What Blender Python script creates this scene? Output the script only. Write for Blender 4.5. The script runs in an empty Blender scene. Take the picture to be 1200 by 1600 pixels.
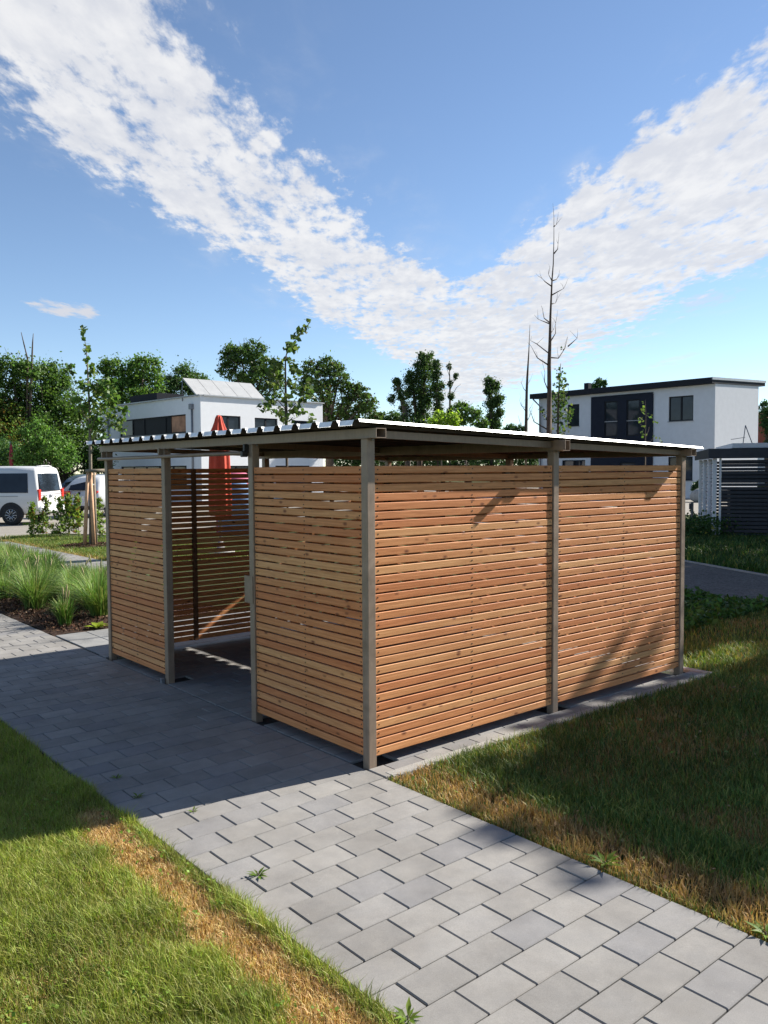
import bpy, math, random
import numpy as np
from mathutils import Matrix, Vector

# ------------------------------------------------------------------ camera
FOC = 1300.86                      # focal length in photo pixels (1200 x 1600)
CAM = np.array([-3.0938, -3.7951, 1.7868])
YAW, PIT, ROL = math.radians(49.6777), math.radians(-2.88797), math.radians(-0.34907)
_fw = np.array([math.cos(YAW)*math.cos(PIT), math.sin(YAW)*math.cos(PIT), math.sin(PIT)])
_r0 = np.array([math.sin(YAW), -math.cos(YAW), 0.0])
_u0 = np.cross(_r0, _fw)
_r = _r0*math.cos(ROL) + _u0*math.sin(ROL)
_u = -_r0*math.sin(ROL) + _u0*math.cos(ROL)
scene = bpy.context.scene
col = scene.collection
cd = bpy.data.cameras.new('camera')
cd.sensor_fit = 'VERTICAL'; cd.sensor_height = 36.0; cd.sensor_width = 27.0
cd.lens = 36.0*FOC/1600.0
cd.clip_start = 0.05; cd.clip_end = 3000
cam = bpy.data.objects.new('camera', cd); col.objects.link(cam)
cam.matrix_world = Matrix(((_r[0], _u[0], -_fw[0], CAM[0]), (_r[1], _u[1], -_fw[1], CAM[1]),
                           (_r[2], _u[2], -_fw[2], CAM[2]), (0, 0, 0, 1)))
scene.camera = cam

# ------------------------------------------------------------------ world, sun, exposure
SUN_EL, SUN_AZ = math.radians(33.4), math.radians(-10.0)      # azimuth measured from +X towards +Y
SKY_STRENGTH = 0.080
SUN_STRENGTH = 5.0
EXPOSURE = 1.04
CLOUD = (5.6, 5.6, 5.65)

def build_world():
    w = bpy.data.worlds.new('World'); scene.world = w; w.use_nodes = True
    nt = w.node_tree; N = nt.nodes; L = nt.links
    N.clear()
    out = N.new('ShaderNodeOutputWorld'); bg = N.new('ShaderNodeBackground')
    bg.inputs['Strength'].default_value = SKY_STRENGTH
    sky = N.new('ShaderNodeTexSky'); sky.sky_type = 'NISHITA'; sky.sun_disc = False
    sky.sun_elevation = SUN_EL
    sky.sun_rotation = math.pi/2 - SUN_AZ
    sky.air_density = 1.0; sky.dust_density = 0.1; sky.ozone_density = 1.9; sky.altitude = 1800
    def math_(op, a, b=None, c=None, clamp=False):
        n = N.new('ShaderNodeMath'); n.operation = op; n.use_clamp = clamp
        for i, v in enumerate((a, b, c)):
            if v is None: continue
            if isinstance(v, (int, float)): n.inputs[i].default_value = v
            else: L.new(v, n.inputs[i])
        return n.outputs[0]
    tc = N.new('ShaderNodeTexCoord')
    def dot(v):
        n = N.new('ShaderNodeVectorMath'); n.operation = 'DOT_PRODUCT'
        L.new(tc.outputs['Generated'], n.inputs[0]); n.inputs[1].default_value = v
        return n.outputs['Value']
    # cloud layer: a flat sheet overhead; U across, V along one horizontal axis of the sheet
    du = dot((math.sin(YAW), -math.cos(YAW), 0)); dv = dot((math.cos(YAW), math.sin(YAW), 0)); dz = dot((0, 0, 1))
    dzc = math_('MAXIMUM', dz, 0.015)
    U = math_('DIVIDE', du, dzc); V = math_('DIVIDE', dv, dzc)
    t = math_('DIVIDE', dzc, math_('MAXIMUM', dv, 0.02))
    comb = N.new('ShaderNodeCombineXYZ'); L.new(U, comb.inputs[0]); L.new(V, comb.inputs[1])
    def noise(scale, detail, rough, vec=None, off=0.0, dist=0.0, sy=1.0, rot=0.0):
        mp = N.new('ShaderNodeMapping'); L.new(vec or comb.outputs[0], mp.inputs[0])
        mp.inputs['Location'].default_value = (off, off*0.7, off*0.3); mp.inputs['Scale'].default_value = (1, sy, 1)
        mp.inputs['Rotation'].default_value = (0, 0, rot)
        n = N.new('ShaderNodeTexNoise'); L.new(mp.outputs[0], n.inputs['Vector'])
        n.inputs['Scale'].default_value = scale; n.inputs['Detail'].default_value = detail
        n.inputs['Roughness'].default_value = rough; n.inputs['Distortion'].default_value = dist
        return n.outputs['Fac']
    def curve(pts):           # edge of a cloud band: U as a function of t
        c = N.new('ShaderNodeFloatCurve'); cm = c.mapping.curves[0]
        pts = sorted(pts)
        cm.points[0].location = (pts[0][0]/0.9, (pts[0][1]+2)/5); cm.points[1].location = (pts[-1][0]/0.9, (pts[-1][1]+2)/5)
        for a, b in pts[1:-1]: cm.points.new(a/0.9, (b+2)/5)
        for q in cm.points: q.handle_type = 'VECTOR'
        c.mapping.update()
        L.new(math_('DIVIDE', t, 0.9, clamp=True), c.inputs['Value'])
        return math_('SUBTRACT', math_('MULTIPLY', c.outputs[0], 5.0), 2.0)
    LL = curve([(0.0, 0.9), (.09, 0.9), (.115, .45), (.14, -.05), (.179, -.44), (.231, -.58), (.273, -.74), (.32, -.91), (.377, -.99), (.43, -1.04), (.55, -1.12), (.9, -1.3)])
    LR = curve([(0.0, 1.3), (.12, 1.2), (.16, .75), (.195, .50), (.225, .38), (.245, .16), (.262, .03), (.336, -.15), (.41, -.31), (.47, -.40), (.55, -.46), (.9, -.6)])
    RL = curve([(0.0, .75), (.10, .75), (.15, .45), (.19, .40), (.222, .42), (.24, .60), (.267, .66), (.318, .72), (.37, .80), (.45, .86), (.5, .9), (.9, 1.05)])
    RR = curve([(0.0, 1.75), (.079, 1.75), (.1, 1.95), (.131, 2.1), (.176, 2.0), (.23, 2.1), (.27, 2.25), (.4, 2.5), (.9, 2.7)])
    def band(a, b):
        d = math_('MINIMUM', math_('SUBTRACT', U, a), math_('SUBTRACT', b, U))
        return d
    big = noise(2.2, 3, .55, off=3.1)
    mid = noise(5.0, 6, .60, off=7.7, dist=.2, sy=.42)
    fine = noise(13, 6, .60, off=1.3, dist=.15, sy=.42)
    rip = noise(10, 5, .6, off=5.0, dist=.25, sy=.42)
    dL = math_('ADD', band(LL, LR), .06)
    dR = math_('MINIMUM', math_('ADD', math_('MULTIPLY', math_('SUBTRACT', U, RL), 2.6), .34), math_('MULTIPLY', math_('SUBTRACT', RR, U), .75))
    def mr(v, a, b, c=0.0, d=1.0, smooth=True):
        n = N.new('ShaderNodeMapRange'); n.interpolation_type = 'SMOOTHSTEP' if smooth else 'LINEAR'
        L.new(v, n.inputs['Value'])
        for k, x in zip(('From Min', 'From Max', 'To Min', 'To Max'), (a, b, c, d)): n.inputs[k].default_value = x
        return n.outputs['Result']
    def cover(d, tex, k, lo, hi, wdt):
        core = mr(d, -.08, wdt, 0.0, 1.0)
        s = math_('ADD', math_('MULTIPLY', core, k), tex)
        return math_('MULTIPLY', mr(s, lo, hi), mr(d, -.14, 0.03))
    puffs = noise(26, 4, .6, off=9.0, dist=.1, sy=.42)
    texL = math_('ADD', math_('ADD', math_('MULTIPLY', mid, .65), math_('MULTIPLY', fine, .60)), math_('MULTIPLY', math_('SUBTRACT', puffs, .5), .38))
    texR = math_('ADD', math_('ADD', math_('MULTIPLY', rip, .65), math_('MULTIPLY', mid, .60)), math_('MULTIPLY', math_('SUBTRACT', puffs, .5), .40))
    cL = cover(dL, texL, .32, .72, .95, .24)
    cR = cover(dR, texR, .36, .74, .97, .55)
    cov = math_('MAXIMUM', cL, cR)
    # two small detached puffs and thin streaks low down
    def puff(u0, v0, ru, rv, k):
        a = math_('DIVIDE', math_('SUBTRACT', U, u0), ru); b = math_('DIVIDE', math_('SUBTRACT', V, v0), rv)
        r2 = math_('ADD', math_('MULTIPLY', a, a), math_('MULTIPLY', b, b))
        s = math_('SUBTRACT', math_('ADD', .9, math_('ADD', math_('MULTIPLY', math_('SUBTRACT', fine, .5), 3.2), math_('MULTIPLY', math_('SUBTRACT', mid, .5), 2.4))), r2)
        return math_('MULTIPLY', mr(s, 0.0, 1.1), k)
    p1 = puff(-1.95, 5.2, .21, .34, .95)
    p2 = puff(1.96, 5.05, .20, .38, .42)
    streak = math_('MULTIPLY', mr(noise(1.7, 5, .6, off=12.0, sy=.35, rot=-.9), .57, .72), mr(V, 5.5, 9.0))
    streak = math_('MULTIPLY', streak, math_('MULTIPLY', mr(V, 20, 12), mr(U, .9, 1.7)))
    cov = math_('MAXIMUM', cov, math_('MULTIPLY', streak, .55))
    front = mr(dv, 0.0, 0.10)
    cov = math_('MULTIPLY', cov, front)
    cov = math_('MULTIPLY', cov, mr(dz, 0.02, 0.10))
    greyp = math_('MULTIPLY', math_('MAXIMUM', p1, p2), front)
    wisp = math_('MULTIPLY', mr(math_('ADD', mr(dL, -.45, 0.0), mr(dR, -.35, 0.0)), 0, 1.2), math_('MULTIPLY', mr(mid, .45, .8), .22))
    wisp = math_('MULTIPLY', wisp, front)
    cov = math_('MAXIMUM', cov, wisp)
    # cloud colour: bright with slightly blue grey folds
    cc = N.new('ShaderNodeMix'); cc.data_type = 'RGBA'
    L.new(mr(math_('ADD', math_('MULTIPLY', fine, .6), math_('MULTIPLY', big, .5)), .42, .72), cc.inputs['Factor'])
    cc.inputs['A'].default_value = (CLOUD[0]*.80, CLOUD[1]*.82, CLOUD[2]*.87, 1); cc.inputs['B'].default_value = (*CLOUD, 1)
    m1 = N.new('ShaderNodeMix'); m1.data_type = 'RGBA'
    L.new(sky.outputs[0], m1.inputs['A']); m1.inputs['B'].default_value = (CLOUD[0]*.76, CLOUD[1]*.78, CLOUD[2]*.84, 1); L.new(greyp, m1.inputs['Factor'])
    m2 = N.new('ShaderNodeMix'); m2.data_type = 'RGBA'
    L.new(m1.outputs['Result'], m2.inputs['A']); L.new(cc.outputs['Result'], m2.inputs['B'])
    L.new(math_('MULTIPLY', cov, .94), m2.inputs['Factor'])
    L.new(m2.outputs['Result'], bg.inputs['Color'])
    L.new(bg.outputs[0], out.inputs[0])
build_world()

sd = bpy.data.lights.new('sun', 'SUN'); sd.energy = SUN_STRENGTH; sd.angle = math.radians(0.53); sd.color = (1.0, .955, .88)
sun = bpy.data.objects.new('sun', sd); col.objects.link(sun)
_sdir = Vector((math.cos(SUN_EL)*math.cos(SUN_AZ), math.cos(SUN_EL)*math.sin(SUN_AZ), math.sin(SUN_EL)))
sun.rotation_euler = _sdir.to_track_quat('Z', 'Y').to_euler(); sun.location = (20, -6, 20)
vs = scene.view_settings
vs.view_transform = 'Standard'; vs.look = 'None'; vs.exposure = EXPOSURE; vs.gamma = 1.0
vs.use_curve_mapping = False
scene.cycles.max_bounces = 8; scene.cycles.transparent_max_bounces = 8

# ------------------------------------------------------------------ helpers
rs = np.random.RandomState(11); random.seed(5)
def ray(px, py): return _fw + _r*((px-600)/FOC) - _u*((py-800)/FOC)
def at(px, py, D): return CAM + ray(px, py)*D                   # point of the place at depth D
def ground(px, py, z=0.0):
    d = ray(px, py); return CAM + d*((z-CAM[2])/d[2])
def project(P):
    d = np.asarray(P, float)-CAM; z = d@_fw
    return 600+FOC*(d@_r)/z, 800-FOC*(d@_u)/z, z
def in_frame(P, m=40):
    x, y, z = project(P); return z > .1 and -m < x < 1200+m and -m < y < 1600+m

class MB:
    def __init__(s): s.v = []; s.f = []; s.sm = []
    def add(s, V, F, smooth=False):
        o = len(s.v); s.v += [tuple(map(float, q)) for q in V]
        s.f += [tuple(i+o for i in q) for q in F]; s.sm += [smooth]*len(F); return s
    def box(s, c, d, rz=0.0, R=None):
        x, y, z = d[0]/2, d[1]/2, d[2]/2
        V = np.array([(-x,-y,-z),(x,-y,-z),(x,y,-z),(-x,y,-z),(-x,-y,z),(x,-y,z),(x,y,z),(-x,y,z)])
        if R is not None: V = V@np.array(R).T
        if rz: ca, sa = math.cos(rz), math.sin(rz); V = V@np.array([[ca,sa,0],[-sa,ca,0],[0,0,1]])
        return s.add(V+np.array(c), [(0,3,2,1),(4,5,6,7),(0,1,5,4),(1,2,6,5),(2,3,7,6),(3,0,4,7)])
    def cbox(s, c, d, b, rz=0.0, R=None):        # chamfered box
        h = [q/2 for q in d]; V = []; idx = {}
        for sx in (-1,1):
            for sy in (-1,1):
                for sz in (-1,1):
                    for a in range(3):
                        q = [sx*h[0], sy*h[1], sz*h[2]]; sg = (sx,sy,sz)
                        for k in range(3):
                            if k != a: q[k] -= sg[k]*b
                        idx[(sx,sy,sz,a)] = len(V); V.append(q)
        F = []
        for a in range(3):
            k, l = [(1,2),(2,0),(0,1)][a]
            for sg in (-1,1):
                loop = []
                for e, g in ((-1,-1),(1,-1),(1,1),(-1,1)):
                    t = [0,0,0]; t[a] = sg; t[k] = e; t[l] = g; loop.append(idx[(*t, a)])
                F.append(tuple(loop) if sg > 0 else tuple(loop[::-1]))
        Va = np.array(V)
        for a in range(3):                                     # edges along axis a
            k, l = [(1,2),(2,0),(0,1)][a]
            for e in (-1,1):
                for g in (-1,1):
                    t0 = [0,0,0]; t0[a] = -1; t0[k] = e; t0[l] = g; t1 = list(t0); t1[a] = 1
                    q = (idx[(*t0,k)], idx[(*t1,k)], idx[(*t1,l)], idx[(*t0,l)])
                    n = np.cross(Va[q[1]]-Va[q[0]], Va[q[2]]-Va[q[1]]); o = [0,0,0]; o[k] = e; o[l] = g
                    F.append(q if n@np.array(o) > 0 else q[::-1])
        for sx in (-1,1):
            for sy in (-1,1):
                for sz in (-1,1):
                    q = tuple(idx[(sx,sy,sz,a)] for a in range(3))
                    n = np.cross(Va[q[1]]-Va[q[0]], Va[q[2]]-Va[q[1]])
                    F.append(q if n@np.array((sx,sy,sz)) > 0 else q[::-1])
        if R is not None: Va = Va@np.array(R).T
        if rz: ca, sa = math.cos(rz), math.sin(rz); Va = Va@np.array([[ca,sa,0],[-sa,ca,0],[0,0,1]])
        return s.add(Va+np.array(c), F)
    def tube(s, pts, rad, n=8, cap=True, smooth=True):
        P = [np.array(q, float) for q in pts]
        if not hasattr(rad, '__len__'): rad = [rad]*len(P)
        V = []; F = []
        ref = np.array([0.0,0,1])
        for i, q in enumerate(P):
            t = P[min(i+1,len(P)-1)]-P[max(i-1,0)]; t = t/(np.linalg.norm(t)+1e-9)
            a = np.cross(t, ref)
            if np.linalg.norm(a) < 1e-3: a = np.cross(t, np.array([1.0,0,0]))
            a /= np.linalg.norm(a); b = np.cross(t, a)
            for k in range(n):
                w = 2*math.pi*k/n; V.append(q+rad[i]*(math.cos(w)*a+math.sin(w)*b))
        for i in range(len(P)-1):
            for k in range(n):
                F.append((i*n+k, i*n+(k+1)%n, (i+1)*n+(k+1)%n, (i+1)*n+k))
        if cap: F.append(tuple(range(n-1,-1,-1))); F.append(tuple((len(P)-1)*n+k for k in range(n)))
        return s.add(V, F, smooth)
    def lathe(s, c, prof, n=24, fold=0.0, folds=8):
        V = []; F = []
        for i, (r, z) in enumerate(prof):
            for k in range(n):
                w = 2*math.pi*k/n; rr = r*(1+fold*math.cos(folds*w)+.4*fold*math.cos(3*w+1))
                V.append((c[0]+rr*math.cos(w), c[1]+rr*math.sin(w), c[2]+z))
        for i in range(len(prof)-1):
            for k in range(n): F.append((i*n+k, i*n+(k+1)%n, (i+1)*n+(k+1)%n, (i+1)*n+k))
        F.append(tuple(range(n-1,-1,-1))); F.append(tuple((len(prof)-1)*n+k for k in range(n)))
        return s.add(V, F, True)
    def mesh(s, name):
        me = bpy.data.meshes.new(name); me.from_pydata(s.v, [], s.f); me.update()
        me.polygons.foreach_set('use_smooth', s.sm); return me
    def build(s, name, mat, parent=None):
        return link(name, s.mesh(name), mat, parent)
def link(name, me, mat, parent=None, loc=None, rz=0.0):
    o = bpy.data.objects.new(name, me); col.objects.link(o)
    if mat is not None and not me.materials: me.materials.append(mat)
    if parent is not None: o.parent = parent
    if loc is not None: o.location = loc
    if rz: o.rotation_euler = (0,0,rz)
    return o
def np_mesh(name, V, F, mat, parent=None, colr=None, smooth=False):
    V = np.asarray(V, np.float32); F = np.asarray(F, np.int32); k = F.shape[1]
    me = bpy.data.meshes.new(name)
    me.vertices.add(len(V)); me.vertices.foreach_set('co', V.ravel())
    me.loops.add(F.size); me.loops.foreach_set('vertex_index', F.ravel())
    me.polygons.add(len(F)); me.polygons.foreach_set('loop_start', np.arange(0, F.size, k, dtype=np.int32))
    if colr is not None:
        a = me.color_attributes.new('col', 'FLOAT_COLOR', 'POINT')
        c4 = np.ones((len(V), 4), np.float32); c4[:, :3] = colr; a.data.foreach_set('color', c4.ravel())
    me.update(calc_edges=True)
    if smooth: me.polygons.foreach_set('use_smooth', [True]*len(F))
    return link(name, me, mat, parent)
def tag(o, label, cat, group=None):
    o['label'] = label; o['category'] = cat
    if group: o['group'] = group
    return o
def thing(name, label, cat, loc=(0,0,0), rz=0.0, group=None):
    o = bpy.data.objects.new(name, None); col.objects.link(o); o.empty_display_size = .1
    o.location = tuple(float(q) for q in loc); o.rotation_euler = (0,0,rz)
    return tag(o, label, cat, group)
def structure(o): o['kind'] = 'structure'; return o
def stuff(o): o['kind'] = 'stuff'; return o

# ------------------------------------------------------------------ materials
def new_mat(name):
    m = bpy.data.materials.new(name); m.use_nodes = True
    nt = m.node_tree; b = nt.nodes['Principled BSDF']; return m, nt, b
def mix_rgb(nt, fac, a, b, blend='MIX'):
    n = nt.nodes.new('ShaderNodeMix'); n.data_type = 'RGBA'; n.blend_type = blend
    for k, v in (('Factor', fac), ('A', a), ('B', b)):
        if isinstance(v, (int, float)): n.inputs[k].default_value = v
        elif isinstance(v, tuple): n.inputs[k].default_value = (*v[:3], 1)
        else: nt.links.new(v, n.inputs[k])
    return n.outputs['Result']
def ramp(nt, v, pts):
    n = nt.nodes.new('ShaderNodeValToRGB'); nt.links.new(v, n.inputs[0]); e = n.color_ramp.elements
    for i, (p, c) in enumerate(pts):
        q = e[i] if i < 2 else e.new(p)
        q.position = p; q.color = (*c, 1) if hasattr(c, '__len__') else (c, c, c, 1)
    return n.outputs[0]
def tex_noise(nt, scale, detail=4, rough=.55, vec=None, dist=0.0):
    n = nt.nodes.new('ShaderNodeTexNoise'); n.inputs['Scale'].default_value = scale
    n.inputs['Detail'].default_value = detail; n.inputs['Roughness'].default_value = rough; n.inputs['Distortion'].default_value = dist
    if vec is not None: nt.links.new(vec, n.inputs['Vector'])
    return n.outputs['Fac']
def obj_coord(nt, scale=(1,1,1), rnd=0.0, world=False):
    tc = nt.nodes.new('ShaderNodeTexCoord'); v = tc.outputs['Object']
    if world:
        g = nt.nodes.new('ShaderNodeNewGeometry'); v = g.outputs['Position']
    r = None
    if rnd:
        oi = nt.nodes.new('ShaderNodeObjectInfo'); r = oi.outputs['Random']
        ml = nt.nodes.new('ShaderNodeVectorMath'); ml.operation = 'SCALE'; ml.inputs[0].default_value = (rnd, rnd*1.7, rnd*.6)
        nt.links.new(r, ml.inputs['Scale'])
        ad = nt.nodes.new('ShaderNodeVectorMath'); ad.operation = 'ADD'; nt.links.new(v, ad.inputs[0]); nt.links.new(ml.outputs[0], ad.inputs[1]); v = ad.outputs[0]
    mp = nt.nodes.new('ShaderNodeMapping'); mp.inputs['Scale'].default_value = scale; nt.links.new(v, mp.inputs[0])
    return mp.outputs[0], r
def bump(nt, b, h, strength=.3, dist=.002):
    n = nt.nodes.new('ShaderNodeBump'); n.inputs['Strength'].default_value = strength; n.inputs['Distance'].default_value = dist
    nt.links.new(h, n.inputs['Height']); nt.links.new(n.outputs[0], b.inputs['Normal'])
def simple(name, c, rough=.6, metal=0.0, var=.12, scale=8.0, bumps=0.0, world=False, spec=None):
    m, nt, b = new_mat(name)
    v, _ = obj_coord(nt, world=world)
    n = tex_noise(nt, scale, 5, .6, v)
    lo = tuple(q*(1-var) for q in c); hi = tuple(min(1, q*(1+var)) for q in c)
    nt.links.new(ramp(nt, n, [(.3, lo), (.7, hi)]), b.inputs['Base Color'])
    b.inputs['Roughness'].default_value = rough; b.inputs['Metallic'].default_value = metal
    if spec is not None: b.inputs['Specular IOR Level'].default_value = spec
    if bumps: bump(nt, b, tex_noise(nt, scale*6, 4, .6, v), bumps, .004)
    return m

def m_wood():
    m, nt, b = new_mat('larch_slat')
    v, r = obj_coord(nt, (1, 1, 1), rnd=37.0)
    st = nt.nodes.new('ShaderNodeMapping'); st.inputs['Scale'].default_value = (1.1, 9, 34); nt.links.new(v, st.inputs[0])
    g1 = tex_noise(nt, 3.0, 6, .62, st.outputs[0], .6)
    st2 = nt.nodes.new('ShaderNodeMapping'); st2.inputs['Scale'].default_value = (2.0, 40, 150); nt.links.new(v, st2.inputs[0])
    g2 = tex_noise(nt, 3.0, 4, .6, st2.outputs[0])
    # one tone for each slat, from straw to reddish larch heartwood
    tone = ramp(nt, r, [(0.0, (.68,.248,.092)), (.22, (.77,.340,.135)), (.42, (.70,.262,.096)), (.62, (.84,.440,.185)), (.8, (.73,.295,.110)), (1.0, (.80,.375,.150))])
    c = mix_rgb(nt, ramp(nt, g1, [(.35, 0.0), (.68, 1.0)]), tone, mix_rgb(nt, 1.0, tone, (.70,.60,.52), 'MULTIPLY'))
    c = mix_rgb(nt, ramp(nt, g2, [(.45, 0.0), (.75, .45)]), c, mix_rgb(nt, 1.0, c, (.72,.62,.55), 'MULTIPLY'))
    # knots
    kn = nt.nodes.new('ShaderNodeMapping'); kn.inputs['Scale'].default_value = (9.0, 0.0, 19.0); nt.links.new(v, kn.inputs[0])
    vo = nt.nodes.new('ShaderNodeTexVoronoi'); vo.inputs['Scale'].default_value = 1.0; nt.links.new(kn.outputs[0], vo.inputs['Vector'])
    sel = nt.nodes.new('ShaderNodeSeparateColor'); nt.links.new(vo.outputs['Color'], sel.inputs[0])
    pick = ramp(nt, sel.outputs[0], [(.70, 0.0), (.74, 1.0)])
    kd = ramp(nt, vo.outputs['Distance'], [(.05, 1.0), (.12, .75), (.26, 0.0)])
    mu = nt.nodes.new('ShaderNodeMath'); mu.operation = 'MULTIPLY'; nt.links.new(pick, mu.inputs[0]); nt.links.new(kd, mu.inputs[1])
    c = mix_rgb(nt, mu.outputs[0], c, (.20,.062,.022))
    nt.links.new(c, b.inputs['Base Color'])
    b.inputs['Roughness'].default_value = .62; b.inputs['Specular IOR Level'].default_value = .3
    bump(nt, b, g2, .25, .0015)
    return m
def m_paver(name='concrete_paver', base=(.268,.256,.240), blue=(.228,.222,.220)):
    m, nt, b = new_mat(name)
    v, r = obj_coord(nt, (1, 1, 1), rnd=51.0)
    tone = ramp(nt, r, [(0.0, tuple(q*.88 for q in base)), (.45, base), (.75, tuple(q*1.08 for q in base)), (.93, tuple(q*1.02 for q in blue)), (1.0, blue)])
    n1 = tex_noise(nt, 9, 5, .6, v); n2 = tex_noise(nt, 260, 3, .7, v); n3 = tex_noise(nt, 45, 4, .65, v)
    wv, _ = obj_coord(nt, world=True); n4 = tex_noise(nt, 2.2, 6, .65, wv)
    tone = mix_rgb(nt, ramp(nt, n4, [(.40, 0.0), (.66, .85)]), tone, mix_rgb(nt, 1.0, tone, (.74,.73,.72), 'MULTIPLY'))
    c = mix_rgb(nt, ramp(nt, n1, [(.3, .0), (.72, .8)]), tone, mix_rgb(nt, 1.0, tone, (1.22,1.20,1.16), 'MULTIPLY'))
    c = mix_rgb(nt, ramp(nt, n2, [(.42, .0), (.70, .55)]), c, mix_rgb(nt, 1.0, c, (.62,.62,.62), 'MULTIPLY'))
    c = mix_rgb(nt, ramp(nt, n3, [(.62, .0), (.74, .35)]), c, (.34,.33,.31))
    nt.links.new(c, b.inputs['Base Color']); b.inputs['Roughness'].default_value = .88; b.inputs['Specular IOR Level'].default_value = .25
    bump(nt, b, n2, .35, .0015)
    return m
def m_steel(name, c=(.330,.240,.172), rough=.50, metal=.25):
    m, nt, b = new_mat(name)
    v, _ = obj_coord(nt, (1,1,1), world=True)
    n = tex_noise(nt, 7, 6, .65, v, .5)
    st = nt.nodes.new('ShaderNodeMapping'); st.inputs['Scale'].default_value = (1,1,.06); nt.links.new(v, st.inputs[0])
    n2 = tex_noise(nt, 60, 4, .6, st.outputs[0])
    c1 = ramp(nt, n, [(.3, tuple(q*.72 for q in c)), (.7, tuple(q*1.18 for q in c))])
    c1 = mix_rgb(nt, ramp(nt, n2, [(.45, 0.0), (.75, .5)]), c1, tuple(q*.62 for q in c))
    nt.links.new(c1, b.inputs['Base Color'])
    nt.links.new(ramp(nt, n, [(.3, rough-.08), (.7, rough+.14)]), b.inputs['Roughness']); b.inputs['Metallic'].default_value = metal
    return m
def m_leaf(name, trans=.35, rough=.5, spec=.2):
    m, nt, b = new_mat(name)
    a = nt.nodes.new('ShaderNodeAttribute'); a.attribute_name = 'col'
    nt.links.new(a.outputs['Color'], b.inputs['Base Color']); b.inputs['Roughness'].default_value = rough
    b.inputs['Specular IOR Level'].default_value = spec
    tr = nt.nodes.new('ShaderNodeBsdfTranslucent')
    tcol = mix_rgb(nt, 1.0, a.outputs['Color'], (1.25,1.35,.75), 'MULTIPLY'); nt.links.new(tcol, tr.inputs['Color'])
    mx = nt.nodes.new('ShaderNodeMixShader'); mx.inputs[0].default_value = trans
    nt.links.new(b.outputs[0], mx.inputs[1]); nt.links.new(tr.outputs[0], mx.inputs[2])
    nt.links.new(mx.outputs[0], nt.nodes['Material Output'].inputs[0])
    return m
def m_ground():
    m, nt, b = new_mat('lawn_soil')
    v, _ = obj_coord(nt, world=True)
    n1 = tex_noise(nt, .35, 5, .6, v); n2 = tex_noise(nt, 9, 6, .65, v); n3 = tex_noise(nt, 70, 4, .7, v)
    c = ramp(nt, n2, [(.25, (.040,.050,.018)), (.5, (.055,.075,.022)), (.75, (.090,.085,.040))])
    c = mix_rgb(nt, ramp(nt, n1, [(.4, 0.0), (.65, .6)]), c, (.062,.095,.026))
    c = mix_rgb(nt, ramp(nt, n3, [(.35, .55), (.6, 0.0)]), c, (.030,.026,.016))
    nt.links.new(c, b.inputs['Base Color']); b.inputs['Roughness'].default_value = 1.0; b.inputs['Specular IOR Level'].default_value = .1
    bump(nt, b, n3, .8, .02)
    return m
def m_grit(name, c, scale=120, var=.35, big=1.2):
    m, nt, b = new_mat(name)
    v, _ = obj_coord(nt, world=True)
    n = tex_noise(nt, scale, 4, .75, v); n1 = tex_noise(nt, big, 5, .6, v)
    c1 = ramp(nt, n, [(.3, tuple(q*(1-var) for q in c)), (.7, tuple(q*(1+var) for q in c))])
    c1 = mix_rgb(nt, ramp(nt, n1, [(.35, 0.0), (.7, .55)]), c1, mix_rgb(nt, 1.0, c1, (.66,.66,.68), 'MULTIPLY'))
    nt.links.new(c1, b.inputs['Base Color']); b.inputs['Roughness'].default_value = .95; b.inputs['Specular IOR Level'].default_value = .15
    bump(nt, b, n, .5, .006)
    return m
def m_joint():
    m = m_grit('joint_sand', (.060,.054,.046), 200, .4, 6); nt = m.node_tree; b = nt.nodes['Principled BSDF']
    src = b.inputs['Base Color'].links[0].from_socket
    v, _ = obj_coord(nt, world=True); n = tex_noise(nt, 3.5, 5, .65, v)
    c = mix_rgb(nt, ramp(nt, n, [(.52, 0.0), (.64, .8)]), src, (.045,.060,.018))
    n2 = tex_noise(nt, 1.7, 4, .6, v); c = mix_rgb(nt, ramp(nt, n2, [(.5, 0.0), (.66, .8)]), c, (.17,.15,.12))
    nt.links.new(c, b.inputs['Base Color']); return m
def m_glass(name, c=(.015,.02,.028), rough=.04):
    m, nt, b = new_mat(name)
    v, _ = obj_coord(nt); n = tex_noise(nt, 3, 2, .5, v)
    nt.links.new(ramp(nt, n, [(.3, c), (.7, tuple(q*1.6 for q in c))]), b.inputs['Base Color'])
    b.inputs['Roughness'].default_value = rough; b.inputs['Specular IOR Level'].default_value = .28
    return m
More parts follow.
